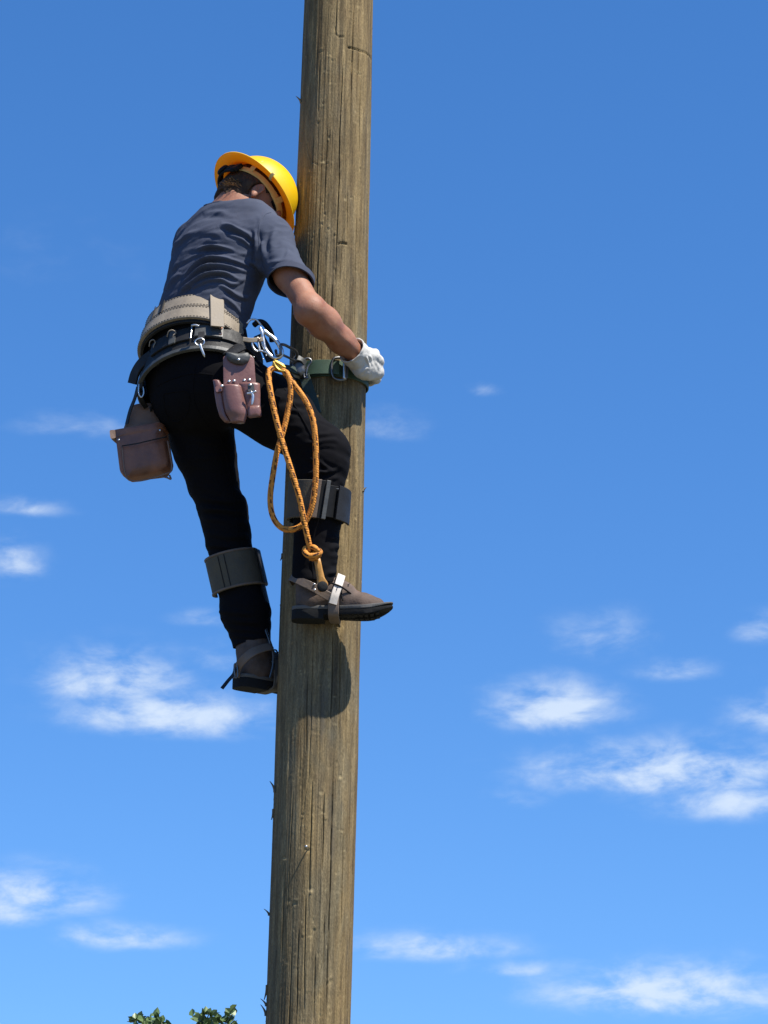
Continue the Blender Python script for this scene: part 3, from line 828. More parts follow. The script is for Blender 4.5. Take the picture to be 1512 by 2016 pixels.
def ear(s):
    E = np.stack([unit(hs_ * s * .95 - hf * .35), unit(hf + hs_ * s * .35), hu], 1)
    c = hd(s * .0835, -.010, -.012)
    outer = ell(c, E, (.0085, .0165, .028)); hole = ell(c + E[:, 0] * .008 + hf * .002, E, (.0085, .0095, .0165)); lobe = cone(c - hu * .026 + hf * .006, c - hu * .032 + hf * .007, .008, .007)
    def f(p):
        return np.maximum(smin(outer(p), lobe(p), .008), -hole(p))
    return f


eR, eL = ear(1), ear(-1)
hR, hL = hand_sdf(palm_r, fingers_r, thumb_r, -.0025, .006), hand_sdf(palm_l, fingers_l, thumb_l, -.0025, .006)


def body_f(p):
    d = smin(big(p), head(p), .02)
    d = smin(d, feat(p), .006)
    for e in eyes: d = np.maximum(d, -smin(-d, -e(p) + .013 - .012, .01) * 0 + d)
    d = smin(d, eR(p), .004); d = smin(d, eL(p), .004)
    d = smin(d, hR(p), .012); d = smin(d, hL(p), .012)
    return d


V, F = isosurf(body_f, (-.62, -.50, 2.80), (.20, .26, 4.58), .0042, 2)
N = vnormals(V, F); q = proj(V)
# sinews along the forearm
t = np.clip((V - ELB_R) @ (WRI_R - ELB_R) / ((WRI_R - ELB_R) @ (WRI_R - ELB_R)), 0, 1)
nearF = np.exp(-(np.linalg.norm(V - (ELB_R + t[:, None] * (WRI_R - ELB_R)), axis=1) / .07) ** 4) * np.sin(np.clip(t, 0, 1) * pi)
V = V + N * (nearF * .005 * fbm(np.stack([V @ unit(np.cross(WRI_R - ELB_R, [0, 1, .3])) * 45, t * 3, t * 0], 1), 2))[:, None]
body = part('body', V, F, M['skin'], PERSON)

# ---- eyes and mouth are on the bowed face
for s in (-1, 1):
    c = hd(s * .031, .083, .0)
    Ve, Fe, _ = tube(crom([c - hf * .01, c, c + hf * .008], 5), [.011, .0118, .0123, .0125, .0125, .0122, .0115, .010, .008, .0055, .002], 12)
    fixn(part('eye', Ve, Fe, M['strapwhite'], body))

# ---- hair: close-cropped at the back and sides
hair_o = union([ell(hd(0, -.012, .028), HM, (.0815, .101, .094)), cone(hd(0, -.060, -.028), hd(0, -.052, -.062), .045, .038), cone(hd(.045, -.03, -.01), hd(.04, -.035, -.04), .035, .022), cone(hd(-.045, -.03, -.01), hd(-.04, -.035, -.04), .035, .022)], .02)
def hair_f(p):
    q = (p - HC.astype(np.float32)) @ HM.astype(np.float32)
    d = hair_o(p); dq = q - np.array([0, -.006, -.014], np.float32); dq[:, 0] = np.abs(dq[:, 0]) - .085
    d = np.maximum(d, .031 - np.linalg.norm(dq * np.array([.8, 1.25, .95], np.float32), axis=1))
    # hairline: in front of the ear and across the nape
    front = q[:, 1] - (.030 + .35 * (q[:, 2] - .0)); low = -.078 - q[:, 2] + .012 * np.sin(q[:, 0] * 90)
    side = np.where(np.abs(q[:, 0]) > .045, (q[:, 1] + .0 + (-.012 - q[:, 2]) * .6), -1)
    return np.maximum(np.maximum(d, front), np.maximum(low, np.minimum(side, .03)))


V, F = isosurf(hair_f, HC - .2, HC + .2, .003, 2); N = vnormals(V, F)
ql = (V - HC) @ HM
V = V + N * (.0045 * fbm(np.stack([ql[:, 0] * 130, ql[:, 1] * 60, ql[:, 2] * 40], 1), 3) + .002 * fbm(ql * 25, 2))[:, None]
hair = part('hair', V, F, M['hair'], PERSON)
# tufts at the nape; sunlight on the hair painted in as lighter colour
hv, hfc = [], []
for k in range(170):
    a = random.uniform(-1, 1); c = hd(.018 + .045 * a, -.088 + .035 * a * a + random.uniform(-.006, .006), random.uniform(-.055, -.02)); l = random.uniform(.012, .024)
    d = unit(-hu * .8 + hs_ * random.uniform(-.5, .9) - hf * random.uniform(.1, .6)); s = unit(np.cross(d, hf)); k0 = len(hv)
    hv += [c - s * .001, c + s * .001, c + d * l * .6 - hf * .004 + s * .0008, c + d * l * .6 - hf * .004 - s * .0008, c + d * l]
    hfc += [(k0, k0 + 1, k0 + 2, k0 + 3), (k0 + 3, k0 + 2, k0 + 4)]
part('hair_tuft', hv, hfc, mat('painted_sunlit_hair', (.26, .17, .085), .5, .4, 200), hair, False)

# ---- shirt
nk0 = unit(hd(0, -.02, -.05) - NECK)
SL_R = P(571, 554, -.288); SL_L = P(380, 565, .055)
sh = union([loft(grown(TORSO[:], .002)), cone(P(455, 458, -.1), SHO_R, .078, .066), cone(P(452, 460, -.1), SHO_L, .078, .066), cone(NECK + np.array([0, 0, -.01]), SHO_R * .55 + NECK * .45, .058, .060),
            cone(NECK + np.array([0, 0, -.01]), SHO_L * .55 + NECK * .45, .058, .060), cone(NECK + np.array([.004, 0, .02]), P(455, 440, -.1), .0625, .085),
            cone(SHO_R, SL_R, .066, .053), cone(SL_R, ELB_R, .053, .050), cone(SHO_L, SL_L, .07, .06), cone(SL_L, ELB_L, .06, .056)], .03)
V, F = isosurf(sh, (-.62, -.50, 3.62), (.10, .26, 4.45), .0034, 3)
N = vnormals(V, F)
def C1(*pts): return [(300 + a / 3.15, 270 + b / 3.15) for a, b in pts]
FL = [(C1((190, 745), (260, 705), (380, 688), (500, 690), (610, 722)), .0065, 4.5), (C1((150, 800), (230, 745), (330, 715)), .004, 4),
      (C1((185, 880), (270, 800), (380, 758), (500, 762), (620, 800)), .0068, 4.5), (C1((180, 935), (260, 850), (370, 808), (480, 815), (600, 838)), .006, 4.2),
      (C1((170, 985), (250, 905), (350, 860), (440, 852), (530, 884), (590, 880)), .0068, 4.2), (C1((230, 945), (320, 905), (420, 893), (490, 915), (580, 890)), .0055, 3.8),
      (C1((330, 930), (420, 930), (510, 968), (610, 1000)), .005, 4.5), (C1((430, 545), (520, 560), (600, 590), (640, 640)), .0055, 5), (C1((480, 590), (560, 620), (620, 670)), .005, 4.5),
      (C1((120, 690), (200, 620), (300, 570), (400, 560)), .0035, 6), (C1((250, 620), (350, 590), (450, 610)), .003, 6), (C1((110, 860), (150, 780), (220, 700)), .003, 5),
      (C1((640, 560), (655, 640), (662, 720), (655, 800)), .006, 5), (C1((690, 640), (700, 740), (720, 820)), .005, 6), (C1((780, 560), (760, 640), (740, 720)), .003, 7),
      (C1((420, 985), (500, 1030), (560, 1090)), .003, 4.5), (C1((600, 760), (660, 790), (690, 850)), .004, 5),
      (C1((90, 960), (130, 900), (170, 850)), .003, 5), (C1((300, 480), (400, 470), (520, 490)), .002, 6), (C1((640, 480), (670, 500), (660, 560)), .002, 4),
      (C1((860, 700), (820, 760), (720, 790)), .003, 5), (C1((880, 780), (820, 800), (730, 830)), .003, 4)]
V = V + N * 2.2 * folds(V, N, [(p_, a_, w_ * .84) for p_, a_, w_ in FL])[:, None]
# the cloth also puckers all over
q = proj(V)
V = V + N * (.0034 * (.5 - 2.2 * np.abs(fbm(np.stack([V[:, 0] * 8 + V[:, 2] * 7, V[:, 1] * 8, V[:, 2] * 22 - V[:, 0] * 9], 1), 3))) + .0012 * fbm(V * 40, 2))[:, None]
shirt = part('shirt', V, F, M['shirt'], PERSON)
slr = unit(SL_R - SHO_R); sll = unit(SL_L - SHO_L); hemn = unit(slr + np.array([-.42, .0, -.12]))
cut(shirt, SL_R + slr * .003, hemn, lambda c: np.linalg.norm(c - (SL_R + slr * .1)) < .2 and (c - SHO_R) @ slr > .05 and np.linalg.norm(c - SHO_R - slr * ((c - SHO_R) @ slr)) < .125)
cut(shirt, SL_L, sll, lambda c: np.linalg.norm(c - (SL_L + sll * .06)) < .13 and (c - SHO_L) @ sll > .05)
nk = unit([.22, .12, 1.]); NKC = P(468, 436, -.095)
cut(shirt, NKC, nk, lambda c: np.linalg.norm(c - (NECK + nk * .04)) < .13)
m = shirt.modifiers.new('thick', 'SOLIDIFY'); m.thickness = .0022; m.offset = -1
# hems and collar: folded double edges
def hem(o, co, no, wd, name, mt, lift=.001, keep=None, rows=1):
    bm = bmesh.new(); bm.from_mesh(o.data); org = origin(o)
    es = [e for e in bm.edges if e.is_boundary and all(abs((np.array(v.co) + org - co) @ unit(no)) < .003 for v in e.verts) and (keep is None or keep(np.array(e.verts[0].co) + org))]
    nb = {}
    for e in es:
        a, b = e.verts; nb.setdefault(a.index, []).append(b.index); nb.setdefault(b.index, []).append(a.index)
    co_ = {v.index: np.array(v.co) + org for v in bm.verts if v.index in nb}; bm.free()
    if len(nb) < 8: return
    st = next(iter(nb)); path = [st]; seen = {st}
    while True:
        nx = [k for k in nb[path[-1]] if k not in seen]
        if not nx: break
        path.append(nx[0]); seen.add(nx[0])
    L = np.array([co_[k] for k in path])
    for _ in range(6): L = (np.roll(L, 1, 0) + 2 * L + np.roll(L, -1, 0)) / 4
    L = L[::2]
    c = L.mean(0); out = unit((L - c) - ((L - c) @ unit(no))[:, None] * unit(no))
    return strap(name, L - unit(no) * wd * .45 + out * (lift - .001), out, wd, .0022, mt, o, True)
from mathutils.bvhtree import BVHTree
def on_surface(o, pts, lift=.0004):
    org = origin(o); bv = BVHTree.FromPolygons([v.co for v in o.data.vertices], [tuple(p.vertices) for p in o.data.polygons])
    C, Nn = [], []
    for a, b in crom(np.array(pts, float), 6):
        d = FW * FPX + RT * (a - PW / 2) - UP * (b - PH / 2); r = bv.ray_cast(Vector(CAM - org), Vector(unit(d)))
        if r[0] is None: continue
        n = np.array(r[1]); n = n if n @ d < 0 else -n
        C.append(np.array(r[0]) + org + n * lift); Nn.append(n)
    return np.array(C), np.array(Nn)
def seam(name, o, pts, wd, th, mt, lift=.0002):
    C, Nn = on_surface(o, pts, lift)
    if len(C) > 3:
        for _ in range(3):
            C[1:-1] = (C[:-2] + 2 * C[1:-1] + C[2:]) / 4; Nn[1:-1] = (Nn[:-2] + 2 * Nn[1:-1] + Nn[2:]) / 4
        strap(name, C, Nn, wd, th, mt, o)
seam('shoulder_seam', shirt, [(533, 418), (520, 424), (512, 440), (509, 462), (511, 485), (514, 505), (518, 525), (524, 540)], .0035, .0016, M['shirt'])
seam('side_seam', shirt, [(520, 560), (512, 580), (505, 600), (498, 620)], .003, .0014, M['shirt'])
seam('hem_stitch', shirt, [(532, 541), (550, 538), (570, 533), (590, 530)], .0025, .0012, M['shirt'])
SKEEP = lambda c: np.linalg.norm(c - SL_R) < .14
hem(shirt, SL_R + slr * .003, hemn, .020, 'sleeve_hem', M['shirt'], .0015, SKEEP)
hem(shirt, NKC, nk, .016, 'collar', M['shirt'], .001, lambda c: np.linalg.norm(c - NECK) < .15)

# ---- trousers
kr, kl = KNEE_R, KNEE_L
HEM_R, HEM_L = P(622, 1148, -.165), P(496, 1268, .045)
cr_mid = kr * .55 + ANK_R * .45; cl_mid = kl * .55 + ANK_L * .45
tf = union([loft(grown(TORSO[:2], .008) + [(P(389, 668, -.125), *frame(.84, .38, .15)[:2], .158, .12)]),
            cone(HIP_R + np.array([-.02, 0.015, .0]), HIP_R * .5 + kr * .5 + np.array([.01, 0, .0]), .106, .094), cone(HIP_R * .5 + kr * .5 + np.array([.01, 0, 0]), kr, .093, .071), cone(kr, kr * .85 + ANK_R * .15, .072, .067),
            cone(kr * .85 + ANK_R * .15, cr_mid, .067, .065), cone(cr_mid, ANK_R + np.array([0, 0, -.02]), .066, .062),
            cone(HIP_L + np.array([.015, 0, .01]), HIP_L * .5 + kl * .5, .118, .088), cone(HIP_L * .5 + kl * .5, kl, .087, .066), cone(kl, kl * .85 + ANK_L * .15, .067, .063), cone(kl * .85 + ANK_L * .15, cl_mid, .061, .062), cone(cl_mid, cl_mid * .5 + ANK_L * .5, .062, .067), cone(cl_mid * .5 + ANK_L * .5, ANK_L + (ANK_L - cl_mid) * .1, .067, .058)], .03)
V, F = isosurf(tf, (-.62, -.50, 2.86), (.22, .26, 3.98), .0042, 3); N = vnormals(V, F)
def C5(*pts): return [(500 + a / 5.93, 760 + b / 5.93) for a, b in pts]
FT = [(C5((740, 575), (850, 565), (960, 560), (1020, 590)), .006, 4), (C5((600, 655), (750, 655), (870, 645), (980, 640)), .006, 4), (C5((720, 705), (850, 700), (950, 720)), .004, 4),
      (C5((560, 1030), (720, 1005), (900, 985), (1020, 920)), .008, 4), (C5((740, 870), (820, 940), (900, 965)), .006, 4), (C5((640, 840), (700, 880), (760, 890)), .005, 3.5),
      (C5((240, 190), (330, 150), (430, 140)), .006, 5), (C5((390, 270), (480, 280), (600, 320)), .006, 4), (C5((300, 120), (420, 90), (540, 100)), .005, 4.5), (C5((430, 200), (560, 210), (660, 250)), .005, 4.5),
      (C5((400, 470), (500, 450), (620, 490)), .006, 7), (C5((900, 1080), (960, 1050), (1020, 1060)), .006, 4), (C5((880, 1940), (950, 1890), (1010, 1880)), .006, 5), (C5((860, 1800), (940, 1780), (990, 1790)), .005, 5)]
for yy, xx in ((1098, 642), (1109, 636), (1123, 646), (1131, 632), (1143, 640)):
    FT.append(([(xx, yy + 6), (xx + 15, yy + random.uniform(-3, 3)), (674, yy - 5 + random.uniform(-5, 5))], random.uniform(.003, .006), random.uniform(3, 5)))
for (x0, x1, yy, a) in [(385, 470, 985, .005), (392, 480, 1005, .007), (395, 486, 1024, .006), (400, 490, 1052, .007), (402, 486, 1075, .006), (425, 500, 1205, .005), (432, 515, 1222, .006), (440, 520, 1240, .006), (455, 525, 1254, .005), (470, 330, 900, .003), (350, 460, 870, .003)]:
    FT.append(([(x0, yy - 6), ((x0 + x1) / 2, yy), (x1, yy + 5)], a, 5))
V = V + N * folds(V, N, FT)[:, None]
tk = np.exp(-(np.linalg.norm(V - kr, axis=1) / .14) ** 2) + np.exp(-(np.linalg.norm(V - kl, axis=1) / .14) ** 2) + np.exp(-(np.linalg.norm(V - ANK_R, axis=1) / .1) ** 2) + np.exp(-(np.linalg.norm(V - ANK_L, axis=1) / .12) ** 2)
V = V + N * ((.0035 + .0095 * np.clip(tk, 0, 1)) * fbm(np.stack([V[:, 0] * 8, V[:, 1] * 8, V[:, 2] * 24 + V[:, 0] * 5], 1), 3) + .0015 * fbm(V * 35, 2))[:, None]
trousers = part('trousers', V, F, M['trousers'], PERSON)
dr = unit(ANK_R - kr); dl = unit(ANK_L - kl)
cut(trousers, HEM_R, dr, lambda c: np.linalg.norm(c - HEM_R) < .14); cut(trousers, HEM_L, dl, lambda c: np.linalg.norm(c - HEM_L) < .14)
ft = frame(.84, .38, .15)[2]
cut(trousers, P(389, 652, -.125), ft)
m = trousers.modifiers.new('thick', 'SOLIDIFY'); m.thickness = .002; m.offset = -1

seam('outseam', trousers, [(520, 700), (545, 740), (575, 790), (610, 850), (628, 900), (632, 940)], .004, .002, M['trousers'])
seam('outseam', trousers, [(610, 1045), (612, 1080), (615, 1110), (618, 1140)], .004, .002, M['trousers'])
seam('inseam', trousers, [(430, 850), (445, 900), (455, 950), (462, 1000), (468, 1050), (470, 1085)], .004, .002, M['trousers'])
seam('yoke_seam', trousers, [(310, 760), (340, 745), (380, 735), (420, 738)], .004, .002, M['trousers'])
seam('back_seam', trousers, [(385, 720), (380, 760), (385, 800), (410, 840)], .004, .002, M['trousers'])
seam('pocket_seam', trousers, [(322, 775), (350, 770), (372, 772), (370, 810), (350, 830), (328, 818), (322, 778)], .0035, .002, M['trousers'])
# ---- gloves
def glove(palm, fingers, thumb, wrist, fore, g=.0055):
    h = hand_sdf(palm, fingers, thumb, g, .009); ax = unit(wrist - fore)
    a0 = wrist - ax * .030; a1 = wrist + ax * .035
    cuff = cone(a0, a1, .0445, .037); hole = cone(a0 - ax * .03, wrist + ax * .012, .043, .031)
    capp = lambda p: -(((p - a0.astype(np.float32)) @ ax.astype(np.float32)))
    def f(p):
        d = smin(h(p), np.maximum(cuff(p), capp(p)), .012)
        return np.maximum(d, -hole(p))
    lo = np.min(np.vstack([np.array(fingers).reshape(-1, 3), wrist[None], a0[None]]), 0) - .07; hi = np.max(np.vstack([np.array(fingers).reshape(-1, 3), wrist[None], a0[None]]), 0) + .07
    V, F = isosurf(f, lo, hi, .0024, 2); N = vnormals(V, F)
    V = V + N * (.0026 * fbm(V * 55, 3) + .0022 * fbm(np.stack([V @ ax * 90, V[:, 1] * 18, V[:, 2] * 18], 1), 2))[:, None]
    return V, F, N
V, F, N = glove(palm_r, fingers_r, thumb_r, WRI_R, ELB_R)
V = V + N * folds(V, N, [([(722, 703), (726, 714), (730, 722)], .004, 2.2), ([(729, 700), (733, 712), (736, 720)], .0035, 2.2), ([(712, 735), (720, 728), (728, 724)], .003, 2.5), ([(742, 712), (750, 722), (754, 732)], .003, 2.5), ([(720, 752), (735, 745), (748, 742)], .003, 2.5)])[:, None]
part('glove', V, F, M['glove'], PERSON)
V, F, N = glove(palm_l, fingers_l, thumb_l, WRI_L, ELB_L)
part('glove', V, F, M['glove'], PERSON)

# ---- boots
def boot(org, yaw, label=None):
    X = np.array([cos(yaw), sin(yaw), 0]); Yv = np.array([-sin(yaw), cos(yaw), 0]); Zv = np.array([0, 0, 1.])
    Mx = np.stack([X, Yv, Zv], 1); org = np.asarray(org, float)
    def spring(v):
        v = np.array(v, float); v[:, 2] += np.clip(v[:, 0] - .2, 0, 1) ** 2 * 1.9; return v
    toW = lambda v: org + (spring(v) * [.945, .97, 1.]) @ Mx.T
    A = lambda *p: np.array(p)
    u = union([cone(A(.05, 0, .055), A(.048, 0, .115), .043, .042), cone(A(.048, 0, .115), A(.052, 0, .14), .042, .044), cone(A(.055, 0, .06), A(.14, .002, .065), .040, .042), cone(A(.14, .002, .058), A(.215, .004, .041), .041, .032), cone(A(.21, .014, .040), A(.248, .012, .034), .033, .022), cone(A(.21, -.010, .040), A(.245, -.008, .034), .033, .022), cone(A(.07, 0, .11), A(.15, 0, .078), .036, .028)], .02)
    f = lambda p: np.maximum(u(p), .026 - p[:, 2])
    V, F = isosurf(f, (-.03, -.09, .0), (.33, .09, .24), .0034, 2); N = vnormals(V, F)
    top = V[:, 2] > .155
    V = V + N * (.0022 * fbm(V * 28, 3))[:, None]
    o = part('boot', toW(V), F, M['boot'], PERSON)
    ol = []
    for x, hw in ((-.004, .012), (.0, .024), (.012, .034), (.04, .038), (.08, .036), (.13, .037), (.18, .046), (.22, .050), (.25, .047), (.275, .037), (.29, .022), (.296, .008)): ol.append((x, hw))
    O = np.array([(x, h) for x, h in ol] + [(x, -h) for x, h in ol[::-1]]); O = crom(O, 4, True)
    def slab(z0, z1, sc, x0=-9, x1=9, arch=0., name='sole', mt=None):
        Q = O.copy(); Q[:, 1] *= sc
        Q = Q[(Q[:, 0] >= x0) & (Q[:, 0] <= x1)]; n = len(Q)
        zb = z0 + arch * np.exp(-((Q[:, 0] - .115) / .03) ** 2) + np.clip(Q[:, 0] - .235, 0, 1) * min(.2, (z1 - z0) * 12)
        Vb = np.vstack([np.c_[Q * [1, .97], zb], np.c_[Q, zb + .002], np.c_[Q, np.full(n, z1 - .001)], np.c_[Q * [1, .97], np.full(n, z1)]])
        Fb = grid_faces(4, n) + [tuple(range(n))[::-1], tuple(3 * n + k for k in range(n))]
        r = fixn(part(name, toW(Vb), Fb, mt, o)); e = r.modifiers.new('e', 'EDGE_SPLIT'); e.split_angle = radians(35); return r
    slab(.024, .034, 1.0, name='welt', mt=M['welt'])
    slab(.008, .0238, .97, .082, 9, name='sole', mt=M['sole'])
    slab(-.004, .0238, .97, -9, .095, name='heel', mt=M['sole'])
    for k in range(8):      # tread lugs
        x = .135 + k * .016
        for s in (-1, 1):
            hw = np.interp(x, [a for a, _ in ol], [b_ for _, b_ in ol]) * .8
            lz = np.clip(x - .235, 0, 1) * .2; q0 = [0, 0, lz] + np.array([(x, s * hw * .25, .0062), (x + .010, s * hw * .25, .0062), (x + .010, s * hw, .0062), (x, s * hw, .0062)]); q1 = q0 + [0, 0, .006]
            fixn(part('lug', toW(np.vstack([q0, q1])), [(0, 1, 2, 3), (4, 5, 6, 7), (0, 1, 5, 4), (1, 2, 6, 5), (2, 3, 7, 6), (3, 0, 4, 7)], M['sole'], o, False))
    for k in range(4):      # laces over the instep
        x = .112 + k * .018; z = .137 - k * .011
        C = crom([(x - .004, -.03, z - .014), (x, -.012, z - .002), (x + .002, .012, z - .002), (x - .002, .03, z - .014)], 4)
        Vt, Ft, _ = tube(toW(C), .0026, 6); fixn(part('lace', Vt, Ft, M['blackplastic'], o))
    # quarter seam and tongue edge
    for s in (-1, 1):
        C = crom([(.165, s * .022, .098), (.15, s * .034, .088), (.145, s * .044, .07), (.15, s * .0475, .045)], 5)
        Vt, Ft, _ = tube(toW(C), .0022, 6); fixn(part('seam', Vt, Ft, M['sole'], o))
    return o, toW


YR, YL = radians(-3), radians(38)
bR_o = P(573, 1222, -.165) + np.array([.006, 0, .003]); bL_o = P(466, 1351, -.005)
boot_r, bR = boot(bR_o, YR); boot_l, bL = boot(bL_o, YL)

# ================================================================== hard hat
HAT = thing('hard_hat', hd(0, 0, .04), 'yellow full-brim hard hat on the climber\'s bowed head', 'hard hat')
def hat_ring(prof, seg=72, sx=.103, sy=.122):
    V = []
    for r, z in prof:
        for j in range(seg):
            t = 2 * pi * j / seg; V.append(hd(sx * r * cos(t), sy * r * sin(t) - .006, z))
    return np.array(V), grid_faces(len(prof), seg)
ZB = .036
outer = [(.001, ZB + .128)] + [(math.sin(a) ** .92, ZB + .006 + .122 * math.cos(a)) for a in np.linspace(.12, pi / 2, 18)] + [(1.03, ZB + .001), (1.09, ZB - .003), (1.18, ZB - .0065), (1.305, ZB - .0115), (1.32, ZB - .013)]
inner = [(1.32, ZB - .016), (1.305, ZB - .0165), (1.18, ZB - .0105), (1.07, ZB - .007), (.985, ZB - .003), (.965, ZB + .006)] + [(.965 * math.sin(a) ** .92, ZB + .006 + .117 * math.cos(a)) for a in np.linspace(pi / 2 - .08, .12, 16)] + [(.001, ZB + .1235)]
V, F = hat_ring(outer + inner)
shell = fixn(part('shell', V, F, M['yellow'], HAT))
# moulded ribs over the crown
for off in (-.028, 0, .028):
    C = []
    for a in np.linspace(-1.05, 1.05, 24):
        x = off; zz = 1 - (off / .103) ** 2 - (math.sin(a)) ** 2; C.append(hd(x, .122 * math.sin(a) - .006, ZB + .0052 + .122 * math.sqrt(max(zz, .02))))
    Vt, Ft, _ = tube(np.array(C), np.concatenate([np.linspace(.001, .0042, 5), np.full(14, .0042), np.linspace(.0042, .001, 5)]), 8); fixn(part('rib', Vt, Ft, M['yellow'], shell))
# head band, ratchet, crown straps, pads
th = np.linspace(radians(-58), radians(238), 60)
bandC = np.array([hd(.083 * cos(t), .104 * sin(t) - .010, .026 - .012 * max(0, -sin(t)) ** 2) for t in th])
strap('headband', bandC, unit(bandC - hd(0, -.01, .02)), np.where(np.abs(th - pi / 2) < 1.2, .026, .022), .002, M['lining'], HAT)
th = np.linspace(radians(236), radians(306), 20)
rc = np.array([hd(.087 * cos(t), .113 * sin(t) - .010, .002 - .006 * cos((t - radians(271)) * 2)) for t in th])
rat = strap('ratchet_band', rc, unit(rc - hd(0, -.01, .02)), .030, .006, M['blackplastic'], HAT)
disc('ratchet_knob', hd(0, -.127, .000), -hf, .020, .012, M['blackplastic'], rat, 18)
c = hd(.052, -.104, .004); Vb = []
for a in (-1, 1):
    for b_ in (-1, 1):
        for d in (-1, 1): Vb.append(c + unit(hs_ + hf * .45) * .013 * a + hu * .016 * b_ + unit(-hf + hs_ * .45) * .007 * d)
bevel(fixn(part('buckle', Vb, [(0, 1, 3, 2), (4, 5, 7, 6), (0, 1, 5, 4), (2, 3, 7, 6), (0, 2, 6, 4), (1, 3, 7, 5)], M['blackplastic'], rat, False)), .003)
for t in (35, 145, 215, 325):
    t = radians(t); C = crom([hd(.084 * cos(t), .104 * sin(t) - .01, .024), hd(.092 * cos(t), .112 * sin(t) - .01, ZB + .012), hd(.093 * cos(t), .112 * sin(t) - .01, ZB + .04), hd(.06 * cos(t), .075 * sin(t) - .01, ZB + .085), hd(0, -.006, ZB + .1)], 6)
    strap('crown_strap', C, unit(C - hd(0, 0, .02)), .019, .0016, M['lining'], HAT)
# brow pad and side slots
th = np.linspace(radians(30), radians(150), 26); C = np.array([hd(.079 * cos(t), .1 * sin(t) - .010, .024) for t in th]); strap('brow_pad', C, unit(C - hd(0, -.01, .02)), .034, .0045, M['blackplastic'], HAT)
# pale chin-strap lip hooked over the brim
C = crom([hd(.100, -.004, ZB + .004), hd(.112, -.008, ZB - .012), hd(.127, -.012, ZB - .0175), hd(.1365, -.014, ZB - .013), hd(.137, -.014, ZB - .007)], 5)
strap('brim_clip', C, unit(hd(.12, -.01, ZB - .1) - hd(.12, -.01, ZB)), .010, .002, M['lining'], HAT)

# ================================================================== lineman's belt
RB, FB, NB = frame(.843, .379, .154)
BELT = thing('lineman_belt', P(389, 660, -.125), 'lineman\'s body belt with tan leather back pad and black tool loops', 'tool belt')


def ringpts(c, R, F, a, b, t0, t1, n=40):
    t = np.radians(np.linspace(t0, t1, n)); C = c + a * np.cos(t)[:, None] * R + b * np.sin(t)[:, None] * F
    Nn = unit(np.cos(t)[:, None] * R / a + np.sin(t)[:, None] * F / b); return C, Nn


def band(name, c, fr, a, b, t0, t1, wd, th, mt, parent, n=40):
    R, F, N = fr; C, Nn = ringpts(c, R, F, a, b, t0, t1, n)
    return strap(name, C, Nn, wd, th, mt, parent)


def th_at(px, c, fr, a, b):
    t = np.linspace(-150, 60, 421); C = c + a * np.cos(np.radians(t))[:, None] * fr[0] + b * np.sin(np.radians(t))[:, None] * fr[1]
    return t[np.argmin(np.abs(proj(C)[:, 0] - px))]


FR = (RB, FB, NB); C_T = P(386, 644, -.125)
band('pad_lining', C_T - NB * .048, FR, .153, .113, -215, 25, .118, .009, M['blackleather'], BELT, 60)
up_ = band('upper_pad', C_T - NB * .025, FR, .161, .121, -212, 18, .046, .008, M['tan'], BELT, 60)
lo_ = band('lower_pad', C_T - NB * .075, FR, .163, .123, -212, 22, .047, .009, M['tan'], BELT, 60)
# stitching along both pads
for hgt, rr_ in ((.006, .1695), (.043, .1695), (.056, .1725), (.094, .1725)):
    V, F = [], []
    for k in range(46):
        t0 = -160 + k * 3.6
        C, Nn = ringpts(C_T - NB * hgt, RB, FB, rr_, rr_ - .04, t0, t0 + 2.2, 3)
        v, f, _ = tube(C, .0007, 5); F += [tuple(i + len(V) for i in g) for g in f]; V += list(v)
    fixn(part('stitching', V, F, M['blackleather'], up_ if hgt < .05 else lo_))
def keeper(px, wd, h0, h1, mt, th=.004, name='keeper', off=.171):
    t = th_at(px, C_T - NB * (h0 + h1) / 2, FR, off, off - .04); C, Nn = ringpts(C_T, RB, FB, off, off - .04, t, t + .01, 2)
    hs = np.linspace(h0, h1, 6)[:, None]; L = C[0] - NB * hs
    return strap(name, L, Nn[0], wd, th, mt, BELT)
tk0, tk1 = th_at(426, C_T, FR, .171, .131), th_at(428, C_T - NB * .12, FR, .175, .135)
q0, n0 = ringpts(C_T + NB * .004, RB, FB, .171, .131, tk0, tk0 + .1, 2); q1, n1_ = ringpts(C_T - NB * .122, RB, FB, .176, .136, tk1, tk1 + .1, 2)
strap('keeper', crom([q0[0], q0[0] * .6 + q1[0] * .4 + n0[0] * .002, q1[0]], 4), n0[0], .040, .005, M['tan'], BELT)
keeper(319, .012, .0, .05, M['blackleather'], .003, 'keeper', .1705)
keeper(303, .003, .0, .05, M['blackleather'], .002, 'keeper', .1705)
keeper(471, .018, .03, .10, M['tan'], .005)
# lower belt
FL_ = frame(.80, .30, .26); C_L = P(393, 739, -.125)
low = band('hip_pad', C_L - FL_[2] * .012, FL_, 0.183, 0.149, -215, 40, .072, .010, M['blackleather'], BELT, 60)
band('hip_pad_edge', C_L - FL_[2] * .050, FL_, 0.185, 0.151, -215, 40, .014, .010, M['greyleather'], BELT, 60)
tA = th_at(385, C_L, FL_, 0.194, 0.160)
band('belt_strap', C_L + FL_[2] * .006, FL_, 0.194, 0.160, tA, 48, .046, .006, M['blackleather'], BELT, 40)
tB, tC = th_at(384, C_L, FL_, 0.200, 0.166), th_at(438, C_L, FL_, 0.200, 0.166)
band('belt_loop', C_L + FL_[2] * .010, FL_, 0.200, 0.166, tB, tC, .052, .005, M['greyleather'], BELT, 16)
tD, tE = th_at(300, C_L, FL_, 0.194, 0.160), th_at(374, C_L, FL_, 0.194, 0.160)
band('tool_loop', C_L + FL_[2] * .004, FL_, 0.194, 0.160, tD, tE, .048, .006, M['blackleather'], BELT, 24)
